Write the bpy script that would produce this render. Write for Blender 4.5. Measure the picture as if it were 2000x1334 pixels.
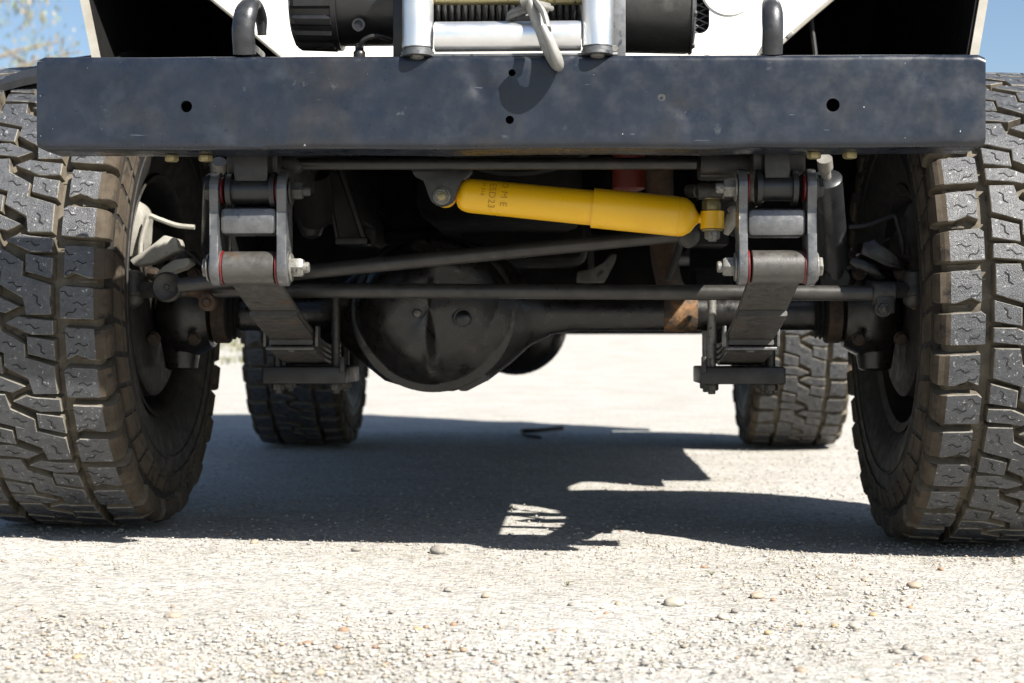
import bpy, bmesh, math, random
import numpy as np
from mathutils import Vector, Matrix, noise

for o in list(bpy.data.objects): bpy.data.objects.remove(o)
scene = bpy.context.scene
C = scene.collection
R = math.radians
PI = math.pi

# ------------------------------------------------------------------ camera
FPX = 3040.0                                   # focal length in pixels of the 2000 px wide photograph
CAM = Vector((0.085, -2.1, 0.331)); YAW = 0.0397
cd = bpy.data.cameras.new('camera'); co = bpy.data.objects.new('camera', cd); C.objects.link(co)
cd.sensor_width = 36; cd.lens = FPX/2000*36; cd.clip_start = 0.05; cd.clip_end = 3000
co.location = CAM; co.rotation_euler = (R(90), 0, YAW)
cd.dof.use_dof = True; cd.dof.focus_distance = 2.22; cd.dof.aperture_fstop = 7.0
scene.camera = co

# ------------------------------------------------------------------ sky and sun
SUN = Vector((0.79, -0.75, 1.0)).normalized()
w = bpy.data.worlds.new('World'); scene.world = w; w.use_nodes = True
wn = w.node_tree; bg = wn.nodes['Background']
sky = wn.nodes.new('ShaderNodeTexSky'); sky.sky_type = 'NISHITA'; sky.sun_disc = False
sky.sun_elevation = math.asin(SUN.z); sky.sun_rotation = math.atan2(SUN.x, SUN.y)
sky.air_density = 1.0; sky.dust_density = 0.9; sky.ozone_density = 2.0
wn.links.new(sky.outputs[0], bg.inputs[0]); bg.inputs[1].default_value = 0.05
sl = bpy.data.lights.new('sun', 'SUN'); sl.energy = 5.0; sl.angle = R(0.5); sl.color = (1.0, 0.95, 0.87)
so = bpy.data.objects.new('sun', sl); C.objects.link(so)
so.rotation_euler = (-SUN).to_track_quat('-Z', 'Y').to_euler(); so.location = (3, -3, 6)
scene.view_settings.view_transform = 'Standard'; scene.view_settings.look = 'None'
scene.view_settings.exposure = 1.50; scene.view_settings.gamma = 1.0
scene.view_settings.use_curve_mapping = False

# ------------------------------------------------------------------ helpers
def P(px, py, Y):
    """the point of the place at depth Y seen at a pixel of the photograph (used only to measure positions)"""
    fw = Vector((-math.sin(YAW), math.cos(YAW), 0)); rt = Vector((math.cos(YAW), math.sin(YAW), 0))
    d = fw + rt*((px-1000)/FPX) + Vector((0, 0, 1))*((667-py)/FPX)
    return CAM + d*((Y-CAM.y)/d.y)
def S(Y): return (Y+2.1)/FPX
def ground_z(x, y):
    return -0.016*max(-1.2, min(1.2, x))*math.exp(-((y-0.5)/1.0)**2)
def G(px, py):
    p = P(px, py, 1.0); d = p-CAM; t = -CAM.z/d.z; q = CAM+d*t
    q.z = ground_z(q.x, q.y); return q

# ------------------------------------------------------------------ materials
def nd(nt, t, **k):
    n = nt.nodes.new(t)
    for a, b in k.items(): setattr(n, a, b)
    return n
def ramp(nt, src, stops):
    r = nd(nt, 'ShaderNodeValToRGB'); e = r.color_ramp.elements
    while len(e) < len(stops): e.new(0.5)
    for i, (p, c) in enumerate(stops):
        e[i].position = p; e[i].color = (c if isinstance(c, tuple) else (c, c, c)) + (1,)
    nt.links.new(src, r.inputs[0]); return r.outputs[0]
def noise_t(nt, vec, scale, detail=5, rough=0.6, dist=0.0):
    n = nd(nt, 'ShaderNodeTexNoise'); n.inputs['Scale'].default_value = scale; n.inputs['Detail'].default_value = detail
    n.inputs['Roughness'].default_value = rough; n.inputs['Distortion'].default_value = dist
    nt.links.new(vec, n.inputs['Vector']); return n.outputs[0]
def mix(nt, f, a, b):
    m = nd(nt, 'ShaderNodeMix', data_type='RGBA')
    for i, v in ((0, f), (6, a), (7, b)):
        if hasattr(v, 'node'): nt.links.new(v, m.inputs[i])
        elif i == 0: m.inputs[0].default_value = v
        else: m.inputs[i].default_value = tuple(v)+(1,)
    return m.outputs[2]
def base_mat(name):
    m = bpy.data.materials.new(name); m.use_nodes = True; nt = m.node_tree
    b = nt.nodes['Principled BSDF']
    g = nd(nt, 'ShaderNodeNewGeometry')
    return m, nt, b, g.outputs['Position']
def bump(nt, b, h, strength, dist):
    n = nd(nt, 'ShaderNodeBump'); n.inputs['Strength'].default_value = strength; n.inputs['Distance'].default_value = dist
    nt.links.new(h, n.inputs['Height']); nt.links.new(n.outputs[0], b.inputs['Normal'])
def mk(name, c1, c2, scale=30, rough=0.5, metal=0.0, lo=0.35, hi=0.65, spots=None, bmp=0.15, bd=0.002, spec=0.5, rvar=0.15):
    """worn surface: two tones by noise; spots = list of (colour, scale, threshold, softness)"""
    m, nt, b, pos = base_mat(name)
    K = 1.0 if (metal > 0.9 or 'body paint' in name) else 0.48
    c1, c2 = (tuple(v*K for v in c) for c in (c1, c2)); spots = [(tuple(v*K for v in q[0]),)+tuple(q[1:]) for q in (spots or [])]
    n = noise_t(nt, pos, scale, 6, 0.65, 0.3)
    col = ramp(nt, n, [(lo, c1), (hi, c2)])
    for (c, sc, th, soft) in (spots or []):
        f = ramp(nt, noise_t(nt, pos, sc, 4, 0.6, 0.2), [(th, 0.0), (th+soft, 1.0)])
        col = mix(nt, f, col, c)
    nt.links.new(col, b.inputs['Base Color'])
    b.inputs['Metallic'].default_value = metal
    r = ramp(nt, noise_t(nt, pos, scale*2.3, 4), [(0.3, max(0.02, rough-rvar)), (0.7, min(1, rough+rvar))])
    nt.links.new(r, b.inputs['Roughness'])
    b.inputs['Specular IOR Level'].default_value = spec
    if bmp: bump(nt, b, noise_t(nt, pos, scale*6, 5, 0.7), bmp, bd)
    return m

M = {}
M['bumper'] = mk('blue black bumper paint', (0.011, 0.016, 0.028), (0.021, 0.029, 0.047), 14, 0.33, 0.0, 0.3, 0.7,
    [((0.037, 0.047, 0.065), 12, 0.55, 0.16), ((0.034, 0.032, 0.033), 6, 0.52, 0.2), ((0.080, 0.092, 0.106), 30, 0.66, 0.07), ((0.004, 0.005, 0.007), 230, 0.655, 0.03), ((0.9, 0.9, 0.9), 130, 0.725, 0.02)], 0.25, 0.0006, 0.5)
def scratches(m):
    nt = m.node_tree; b = nt.nodes['Principled BSDF']; pos = nd(nt, 'ShaderNodeNewGeometry').outputs['Position']
    old = b.inputs['Base Color'].links[0].from_socket
    for rot, sc, th in ((0.9, 16, 0.735), (-0.6, 20, 0.74)):
        mp = nd(nt, 'ShaderNodeMapping'); mp.inputs['Rotation'].default_value = (0, rot, 0); mp.inputs['Scale'].default_value = (1, 1, 11)
        nt.links.new(pos, mp.inputs[0])
        f = ramp(nt, noise_t(nt, mp.outputs[0], sc, 2, 0.5, 0.4), [(th, 0.0), (th+0.03, 0.55)])
        old = mix(nt, f, old, (0.10, 0.11, 0.125))
    nt.links.new(old, b.inputs['Base Color'])
scratches(M['bumper'])
M['white'] = mk('cream white body paint', (0.78, 0.76, 0.70), (0.82, 0.80, 0.75), 6, 0.28, 0, 0.3, 0.7, None, 0.0)
M['fenderlip'] = mk('dusty cream fender edge', (0.50, 0.46, 0.38), (0.66, 0.63, 0.56), 25, 0.55, 0, 0.3, 0.7, [((0.08, 0.06, 0.04), 120, 0.7, 0.05)], 0.05)
M['plastic'] = mk('black winch plastic', (0.012, 0.012, 0.013), (0.024, 0.025, 0.026), 20, 0.42, 0, 0.3, 0.7, [((0.06, 0.065, 0.07), 18, 0.62, 0.15)], 0.1, 0.0005)
M['gearbox'] = mk('dusty black gearbox casting', (0.020, 0.020, 0.019), (0.05, 0.05, 0.047), 25, 0.6, 0, 0.3, 0.7, [((0.09, 0.088, 0.08), 22, 0.58, 0.15)], 0.3, 0.0008)
M['roller'] = mk('turned steel roller', (0.72, 0.73, 0.74), (0.86, 0.87, 0.88), 8, 0.38, 0.95, 0.3, 0.7, [((0.35, 0.34, 0.32), 60, 0.7, 0.1)], 0.05, 0.0002, 0.5, 0.07)
M['galv'] = mk('galvanised steel', (0.20, 0.21, 0.22), (0.34, 0.35, 0.36), 60, 0.5, 0.7, 0.3, 0.7, [((0.10, 0.11, 0.13), 45, 0.58, 0.08)], 0.1, 0.0004)
M['hook'] = mk('pale grey hook casting', (0.42, 0.41, 0.38), (0.56, 0.55, 0.52), 50, 0.5, 0.25, 0.3, 0.7, None, 0.2, 0.0005)
M['cable'] = mk('grey wire rope', (0.07, 0.072, 0.072), (0.16, 0.16, 0.155), 120, 0.45, 0.6, 0.3, 0.7, None, 0.1, 0.0004)
M['rag'] = mk('pale rope eye', (0.22, 0.215, 0.20), (0.36, 0.35, 0.33), 90, 0.7, 0, 0.3, 0.7, None, 0.3, 0.001)
M['zinc'] = mk('yellow zinc bolt', (0.42, 0.34, 0.14), (0.55, 0.48, 0.26), 90, 0.42, 0.55, 0.3, 0.7, [((0.12, 0.09, 0.05), 140, 0.6, 0.1)], 0.1, 0.0004)
M['boltsteel'] = mk('dirty plated bolt', (0.26, 0.25, 0.22), (0.48, 0.47, 0.44), 130, 0.5, 0.5, 0.3, 0.7, [((0.07, 0.06, 0.045), 150, 0.58, 0.1)], 0.3, 0.0006)
M['darkbolt'] = mk('dark bolt', (0.05, 0.048, 0.043), (0.13, 0.125, 0.115), 130, 0.5, 0.4, 0.3, 0.7, None, 0.2, 0.0005)
M['shackle'] = mk('worn grey black shackle paint', (0.082, 0.085, 0.09), (0.18, 0.183, 0.188), 45, 0.36, 0.15, 0.3, 0.7,
    [((0.06, 0.062, 0.066), 60, 0.60, 0.1), ((0.42, 0.42, 0.41), 160, 0.68, 0.04)], 0.35, 0.0008, 1.0)
M['towhook'] = mk('worn dark tow hook', (0.035, 0.037, 0.042), (0.075, 0.078, 0.086), 40, 0.36, 0.3, 0.3, 0.7, [((0.16, 0.10, 0.06), 30, 0.66, 0.08), ((0.03, 0.03, 0.032), 45, 0.6, 0.1)], 0.3, 0.0008)
M['hanger'] = mk('black hanger paint', (0.014, 0.015, 0.016), (0.030, 0.030, 0.030), 40, 0.42, 0, 0.3, 0.7, [((0.06, 0.05, 0.04), 50, 0.68, 0.1)], 0.2, 0.0006)
M['leaf'] = mk('dusty spring steel', (0.062, 0.057, 0.050), (0.12, 0.112, 0.099), 40, 0.46, 0.15, 0.3, 0.7,
    [((0.20, 0.085, 0.025), 16, 0.60, 0.12), ((0.34, 0.32, 0.28), 200, 0.70, 0.03)], 0.4, 0.0008, 0.8)
M['chassis'] = mk('black chassis paint with dust', (0.008, 0.008, 0.008), (0.020, 0.018, 0.016), 18, 0.48, 0, 0.3, 0.7,
    [((0.06, 0.045, 0.032), 11, 0.64, 0.2), ((0.12, 0.05, 0.015), 23, 0.73, 0.05)], 0.3, 0.001)
M['axle'] = mk('oily black axle paint', (0.007, 0.007, 0.007), (0.017, 0.015, 0.013), 22, 0.34, 0, 0.3, 0.7,
    [((0.045, 0.034, 0.026), 14, 0.65, 0.18), ((0.16, 0.14, 0.12), 170, 0.76, 0.02)], 0.35, 0.0012, 0.5)
M['rustaxle'] = mk('rusty axle end', (0.022, 0.017, 0.013), (0.085, 0.045, 0.020), 60, 0.75, 0, 0.35, 0.65, [((0.02, 0.018, 0.016), 40, 0.56, 0.1)], 0.6, 0.0015)
M['orangerust'] = mk('flaking orange rust', (0.035, 0.028, 0.022), (0.34, 0.17, 0.06), 55, 0.8, 0, 0.40, 0.66, [((0.02, 0.018, 0.016), 30, 0.52, 0.15)], 0.7, 0.0015)
M['rod'] = mk('dusty steering rod', (0.040, 0.038, 0.035), (0.085, 0.08, 0.074), 24, 0.42, 0.2, 0.3, 0.7, [((0.17, 0.10, 0.04), 30, 0.74, 0.05), ((0.13, 0.12, 0.11), 20, 0.64, 0.12)], 0.2, 0.0006)
M['under'] = mk('black underseal', (0.006, 0.006, 0.006), (0.013, 0.013, 0.012), 10, 0.8, 0, 0.3, 0.7, None, 0.3, 0.002, 0.2)
M['red'] = mk('red polyurethane bush', (0.15, 0.005, 0.008), (0.24, 0.012, 0.013), 60, 0.45, 0, 0.3, 0.7, None, 0.0)
M['enginered'] = mk('faded red engine part', (0.16, 0.018, 0.010), (0.27, 0.035, 0.016), 30, 0.55, 0, 0.3, 0.7, None, 0.1)
M['yellow'] = mk('yellow damper enamel', (1.35, 0.74, 0.008), (1.5, 0.86, 0.012), 9, 0.36, 0, 0.3, 0.7, [((0.80, 0.42, 0.03), 22, 0.66, 0.15), ((0.35, 0.22, 0.06), 150, 0.73, 0.03)], 0.06, 0.0003)
M['print'] = mk('faded stamped print', (0.62, 0.33, 0.01), (0.85, 0.48, 0.01), 200, 0.6, 0, 0.3, 0.7, None, 0.0)
M['rust'] = mk('brown rust', (0.055, 0.032, 0.020), (0.15, 0.08, 0.04), 45, 0.8, 0, 0.3, 0.7, None, 0.4, 0.001)
M['alloy'] = mk('dirty cast alloy', (0.22, 0.21, 0.18), (0.42, 0.40, 0.36), 40, 0.6, 0.15, 0.3, 0.7, [((0.05, 0.045, 0.04), 30, 0.6, 0.1)], 0.4, 0.001)
M['castpale'] = mk('sunlit dusty knuckle casting', (0.42, 0.40, 0.34), (0.60, 0.58, 0.52), 35, 0.65, 0, 0.3, 0.7, [((0.14, 0.12, 0.09), 60, 0.68, 0.08)], 0.4, 0.001)  # pale tone paints sunlight onto the left knuckle parts; the cloth shares it
M['shock'] = mk('black gloss shock body', (0.020, 0.022, 0.025), (0.05, 0.053, 0.058), 18, 0.35, 0.2, 0.3, 0.7, [((0.15, 0.155, 0.16), 25, 0.62, 0.12)], 0.1, 0.0005)
M['rubtop'] = mk('worn tyre rubber tread face', (0.056, 0.060, 0.068), (0.130, 0.136, 0.148), 70, 0.40, 0, 0.3, 0.7,
    [((0.50, 0.50, 0.49), 170, 0.62, 0.06), ((0.035, 0.036, 0.038), 110, 0.60, 0.08)], 0.8, 0.0016, 0.55)
M['rubside'] = mk('tan dusted tyre rubber', (0.15, 0.128, 0.096), (0.28, 0.245, 0.19), 40, 0.85, 0, 0.3, 0.7, [((0.045, 0.042, 0.036), 30, 0.58, 0.12)], 0.4, 0.001, 0.2)
M['rubwall'] = mk('dark tyre sidewall', (0.022, 0.021, 0.020), (0.042, 0.039, 0.035), 22, 0.7, 0, 0.3, 0.7, [((0.085, 0.062, 0.040), 13, 0.58, 0.15)], 0.3, 0.001, 0.3)
M['rubmud'] = mk('muddy brown tyre shoulder', (0.075, 0.060, 0.045), (0.145, 0.115, 0.083), 35, 0.85, 0, 0.3, 0.7, [((0.035, 0.030, 0.026), 28, 0.56, 0.12), ((0.21, 0.165, 0.11), 90, 0.66, 0.08)], 0.5, 0.001, 0.2)
M['rubedge'] = mk('dust-rubbed block edge', (0.20, 0.19, 0.165), (0.42, 0.40, 0.36), 90, 0.8, 0, 0.3, 0.7, [((0.07, 0.065, 0.06), 60, 0.55, 0.1)], 0.3, 0.001, 0.3)
M['sipe'] = mk('black sipe slot shade', (0.006, 0.006, 0.006), (0.010, 0.010, 0.010), 20, 0.9, 0, 0.3, 0.7, None, 0.0)  # flat black strips paint the shade inside the tread cuts
M['rim'] = mk('dusty dark rim', (0.016, 0.014, 0.013), (0.045, 0.038, 0.031), 26, 0.6, 0.1, 0.3, 0.7, [((0.12, 0.075, 0.04), 18, 0.62, 0.12)], 0.3, 0.001)
M['rubber'] = mk('black rubber', (0.012, 0.012, 0.013), (0.022, 0.022, 0.022), 30, 0.6, 0, 0.3, 0.7, None, 0.1)
M['glass'] = mk('dark tinted glass', (0.01, 0.012, 0.013), (0.012, 0.014, 0.015), 3, 0.05, 0, 0.3, 0.7, None, 0.0, rvar=0.01)
M['bark'] = mk('pale gum bark', (0.24, 0.20, 0.15), (0.42, 0.37, 0.30), 4, 0.85, 0, 0.3, 0.7, None, 0.4, 0.02)
M['twig'] = mk('dry brown twig', (0.05, 0.035, 0.02), (0.10, 0.07, 0.045), 60, 0.85, 0, 0.3, 0.7, None, 0.4)
def leaf_mat():
    m, nt, b, pos = base_mat('gum leaf')
    oi = nd(nt, 'ShaderNodeAttribute'); oi.attribute_name = 'Col'
    nt.links.new(oi.outputs['Color'], b.inputs['Base Color']); b.inputs['Roughness'].default_value = 0.55
    return m
M['gumleaf'] = leaf_mat()
def pebble_mat():
    m, nt, b, pos = base_mat('river gravel')
    oi = nd(nt, 'ShaderNodeAttribute'); oi.attribute_name = 'Col'
    n = ramp(nt, noise_t(nt, pos, 700, 4), [(0.3, 0.78), (0.7, 1.12)])
    mm = nd(nt, 'ShaderNodeMix', data_type='RGBA', blend_type='MULTIPLY'); mm.inputs[0].default_value = 1
    nt.links.new(oi.outputs['Color'], mm.inputs[6]); nt.links.new(n, mm.inputs[7])
    nt.links.new(mm.outputs[2], b.inputs['Base Color']); b.inputs['Roughness'].default_value = 0.75
    bump(nt, b, noise_t(nt, pos, 900, 4), 0.3, 0.0006); return m
M['pebble'] = pebble_mat()
def ground_mat():
    m, nt, b, pos = base_mat('pale compacted limestone gravel')
    c = ramp(nt, noise_t(nt, pos, 2.2, 8, 0.62, 0.4), [(0.3, (0.315, 0.296, 0.260)), (0.5, (0.372, 0.358, 0.328)), (0.72, (0.41, 0.402, 0.384))])
    mp = nd(nt, 'ShaderNodeMapping'); mp.inputs['Scale'].default_value = (1, 2.2, 1); nt.links.new(pos, mp.inputs[0])
    c = mix(nt, ramp(nt, noise_t(nt, mp.outputs[0], 38, 6, 0.7), [(0.50, 0.0), (0.68, 0.6)]), c, (0.21, 0.19, 0.158))
    c = mix(nt, ramp(nt, noise_t(nt, pos, 75, 5, 0.7), [(0.54, 0.0), (0.64, 0.6)]), c, (0.15, 0.132, 0.108))
    mq = nd(nt, 'ShaderNodeMapping'); mq.inputs['Scale'].default_value = (0.5, 1.6, 1); nt.links.new(pos, mq.inputs[0])
    c = mix(nt, ramp(nt, noise_t(nt, mq.outputs[0], 7, 6, 0.7, 0.5), [(0.50, 0.0), (0.68, 0.55)]), c, (0.235, 0.218, 0.188))
    v = nd(nt, 'ShaderNodeTexVoronoi'); v.inputs['Scale'].default_value = 170; nt.links.new(pos, v.inputs['Vector'])
    grit = mix(nt, 0.45, c, v.outputs['Color'])
    hs = nd(nt, 'ShaderNodeHueSaturation'); hs.inputs['Saturation'].default_value = 0.16; hs.inputs['Value'].default_value = 0.66
    nt.links.new(grit, hs.inputs['Color'])
    c = mix(nt, ramp(nt, noise_t(nt, pos, 60, 3), [(0.45, 0.05), (0.62, 0.5)]), c, hs.outputs[0])
    c = mix(nt, ramp(nt, noise_t(nt, pos, 330, 3), [(0.66, 0.0), (0.71, 0.75)]), c, (0.09, 0.075, 0.06))
    vr = nd(nt, 'ShaderNodeSeparateColor'); nt.links.new(v.outputs['Color'], vr.inputs[0])
    mm = nd(nt, 'ShaderNodeMix', data_type='RGBA', blend_type='MULTIPLY'); mm.inputs[0].default_value = 1.0
    nt.links.new(c, mm.inputs[6]); nt.links.new(ramp(nt, vr.outputs[0], [(0.0, 0.55), (0.25, 0.92), (0.8, 1.04), (1.0, 1.22)]), mm.inputs[7]); c = mm.outputs[2]
    # beyond the yard: dry straw, then green verge bands
    sx = nd(nt, 'ShaderNodeSeparateXYZ'); nt.links.new(pos, sx.inputs[0])
    nt.links.new(c, b.inputs['Base Color'])
    b.inputs['Roughness'].default_value = 0.9; b.inputs['Specular IOR Level'].default_value = 0.2
    h = nd(nt, 'ShaderNodeMath', operation='ADD')
    nt.links.new(noise_t(nt, pos, 120, 5, 0.7), h.inputs[0]); 
    inv = nd(nt, 'ShaderNodeMath', operation='MULTIPLY'); inv.inputs[1].default_value = -0.7
    nt.links.new(v.outputs['Distance'], inv.inputs[0]); nt.links.new(inv.outputs[0], h.inputs[1])
    bump(nt, b, h.outputs[0], 0.6, 0.004)
    return m
M['ground'] = ground_mat()
M['bank'] = mk('dry straw bank', (0.42, 0.37, 0.27), (0.58, 0.54, 0.44), 0.9, 0.9, 0, 0.3, 0.7, [((0.20, 0.24, 0.09), 0.5, 0.55, 0.2)], 0.3, 0.05, 0.1)
M['grass'] = mk('dry green verge grass', (0.13, 0.19, 0.05), (0.34, 0.30, 0.14), 2.0, 0.8, 0, 0.3, 0.7, None, 0.0, spec=0.2)

# ------------------------------------------------------------------ mesh helpers
def finish(name, bm, mat, parent=None, smooth=40):
    bmesh.ops.recalc_face_normals(bm, faces=bm.faces)
    me = bpy.data.meshes.new(name); bm.to_mesh(me); bm.free()
    for m in (mat if isinstance(mat, (list, tuple)) else [mat]): me.materials.append(M[m])
    if smooth:
        me.shade_smooth()
        me.set_sharp_from_angle(angle=R(smooth))
    o = bpy.data.objects.new(name, me); C.objects.link(o)
    if parent is not None: o.parent = parent
    return o
def frame(ax):
    ax = Vector(ax).normalized()
    up = Vector((0, 0, 1)) if abs(ax.z) < 0.9 else Vector((0, 1, 0))
    u = ax.cross(up).normalized(); v = ax.cross(u).normalized()
    return ax, u, v
def a_lathe(bm, p0, ax, prof, seg=32, cap=True, squash=None):
    """surface of revolution about the axis from p0; prof = [(distance along axis, radius)]"""
    ax, u, v = frame(ax); rings = []
    for t, r in prof:
        ring = []
        for i in range(seg):
            a = 2*PI*i/seg
            q = Vector(p0)+ax*t+(u*math.cos(a)+v*math.sin(a))*max(r, 1e-5)
            if squash: q = squash(q)
            ring.append(bm.verts.new(q))
        rings.append(ring)
    for a, b in zip(rings, rings[1:]):
        for i in range(seg):
            bm.faces.new((a[i], a[(i+1) % seg], b[(i+1) % seg], b[i]))
    if cap: bm.faces.new(rings[0][::-1]); bm.faces.new(rings[-1])
def cyl_prof(L, r, b=0.002): return [(0, r-b), (b, r), (L-b, r), (L, r-b)]
def a_cyl(bm, p0, p1, r, seg=28, b=0.0015):
    d = Vector(p1)-Vector(p0); a_lathe(bm, p0, d, cyl_prof(d.length, r, min(b, r*0.4, d.length*0.3)), seg)
def a_box(bm, c, s, bev=0.002, rot=None):
    r = bmesh.ops.create_cube(bm, size=1); vs = r['verts']
    bmesh.ops.scale(bm, vec=s, verts=vs)
    if bev:
        es = list({e for v in vs for e in v.link_edges})
        res = bmesh.ops.bevel(bm, geom=es, offset=bev, segments=2, affect='EDGES', profile=0.5)
        vs = list({v for f in res['faces'] for v in f.verts} | {v for v in vs if v.is_valid})
    mtx = Matrix.Translation(Vector(c)) @ (rot.to_4x4() if rot is not None else Matrix())
    bmesh.ops.transform(bm, matrix=mtx, verts=vs)
def a_prism(bm, pts, vec, bev=0.0):
    vec = Vector(vec); a = [bm.verts.new(p) for p in pts]; b = [bm.verts.new(Vector(p)+vec) for p in pts]
    n = len(pts); f = [bm.faces.new(a), bm.faces.new(b[::-1])]
    f += [bm.faces.new((a[i], b[i], b[(i+1) % n], a[(i+1) % n])) for i in range(n)]
    if bev: bmesh.ops.bevel(bm, geom=list({e for q in f for e in q.edges}), offset=bev, segments=2, affect='EDGES', profile=0.5)
def smooth_path(pts, n=8):
    pts = [Vector(p) for p in pts]; out = []
    q = [2*pts[0]-pts[1]]+pts+[2*pts[-1]-pts[-2]]
    for i in range(1, len(q)-2):
        for k in range(n):
            t = k/n; a, b, c, d = q[i-1], q[i], q[i+1], q[i+2]
            out.append(0.5*((2*b)+(c-a)*t+(2*a-5*b+4*c-d)*t*t+(3*b-a-3*c+d)*t**3))
    out.append(pts[-1]); return out
def a_tube(bm, pts, r, seg=12, ref=None, aspect=1.0, rfun=None, n=8):
    pts = smooth_path(pts, n) if n > 1 else [Vector(p) for p in pts]
    N = len(pts); rings = []; u = None
    for i, p in enumerate(pts):
        t = (pts[min(i+1, N-1)]-pts[max(i-1, 0)]).normalized()
        if ref is not None: u = Vector(ref)
        elif u is None: u = frame(t)[1]
        u = (u-t*u.dot(t)).normalized(); v = t.cross(u)
        k = rfun(i/(N-1)) if rfun else 1
        rings.append([bm.verts.new(p+u*(math.cos(2*PI*j/seg)*r*k)+v*(math.sin(2*PI*j/seg)*r*aspect*k)) for j in range(seg)])
    for a, b in zip(rings, rings[1:]):
        for j in range(seg): bm.faces.new((a[j], a[(j+1) % seg], b[(j+1) % seg], b[j]))
    bm.faces.new(rings[0][::-1]); bm.faces.new(rings[-1])
def a_hex(bm, p, ax, r, h, washer=0.0, stud=0.0):
    """hexagon head from p along ax, with washer below and a thread end above"""
    ax, u, v = frame(ax); p = Vector(p); t = 0
    if washer: a_lathe(bm, p, ax, cyl_prof(0.003, washer, 0.0006), 24); t = 0.003
    a_lathe(bm, p+ax*t, ax, [(0, r*0.97), (h*0.08, r), (h*0.8, r), (h, r*0.84)], 6)
    if stud: a_lathe(bm, p+ax*(t+h), ax, [(0, r*0.55), (stud*0.8, r*0.55), (stud, r*0.45)], 16)
def part(name, mat, parent, build, smooth=40):
    bm = bmesh.new(); build(bm); return finish(name, bm, mat, parent, smooth)
def tag(o, label, cat, group=None, kind=None):
    if label: o['label'] = label
    if cat: o['category'] = cat
    if group: o['group'] = group
    if kind: o['kind'] = kind
    return o

# ------------------------------------------------------------------ the ground
def build_ground():
    xs = [-400, -150, -60, -25, -12, -7, -4.5] + list(np.arange(-3, 3.001, 0.04)) + [4.5, 7, 12, 25, 60, 150, 400]
    ys = [-60, -20, -8, -4] + list(np.arange(-2.4, 6.001, 0.045)) + [6.6, 7.5, 9, 11, 14, 18, 25, 60, 150, 600]
    vs = []
    for y in ys:
        for x in xs:
            z = ground_z(x, y)
            if -3 <= x <= 3 and -2.4 <= y <= 6: z += 0.0035*noise.noise((x*5, y*5, 3)) + 0.0016*noise.noise((x*17, y*17, 8)) - 0.003
            z += 0.62*max(0, min(1, (y-8.5)/17))**1.2
            vs.append((x, y, z))
    n = len(xs)
    fs = [(j*n+i, j*n+i+1, (j+1)*n+i+1, (j+1)*n+i) for j in range(len(ys)-1) for i in range(n-1)]
    me = bpy.data.meshes.new('ground'); me.from_pydata(vs, [], fs); me.materials.append(M['ground']); me.shade_smooth()
    o = bpy.data.objects.new('ground', me); C.objects.link(o); o['kind'] = 'structure'
build_ground()
def build_bank():
    bm = bmesh.new(); rows = []
    for j, (y, z) in enumerate(((24, 0.45), (25, 0.66), (27, 0.80), (31, 0.95), (38, 1.1), (70, 1.3))):
        rows.append([bm.verts.new((x*(1 if y < 30 else 3), y+1.2*noise.noise((x*0.1, j, 0)), z+0.06*noise.noise((x*0.35, y*0.4, 2)))) for x in np.linspace(-60, 60, 90)])
    for a, b in zip(rows, rows[1:]):
        for i in range(len(a)-1): bm.faces.new((a[i], a[i+1], b[i+1], b[i]))
    o = finish('roadside_bank', bm, 'bank'); o['kind'] = 'structure'
build_bank()

# ------------------------------------------------------------------ the truck
T = bpy.data.objects.new('off_road_truck', None); C.objects.link(T)
tag(T, 'white off-road truck with black steel winch bumper and yellow steering damper', 'truck')

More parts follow.
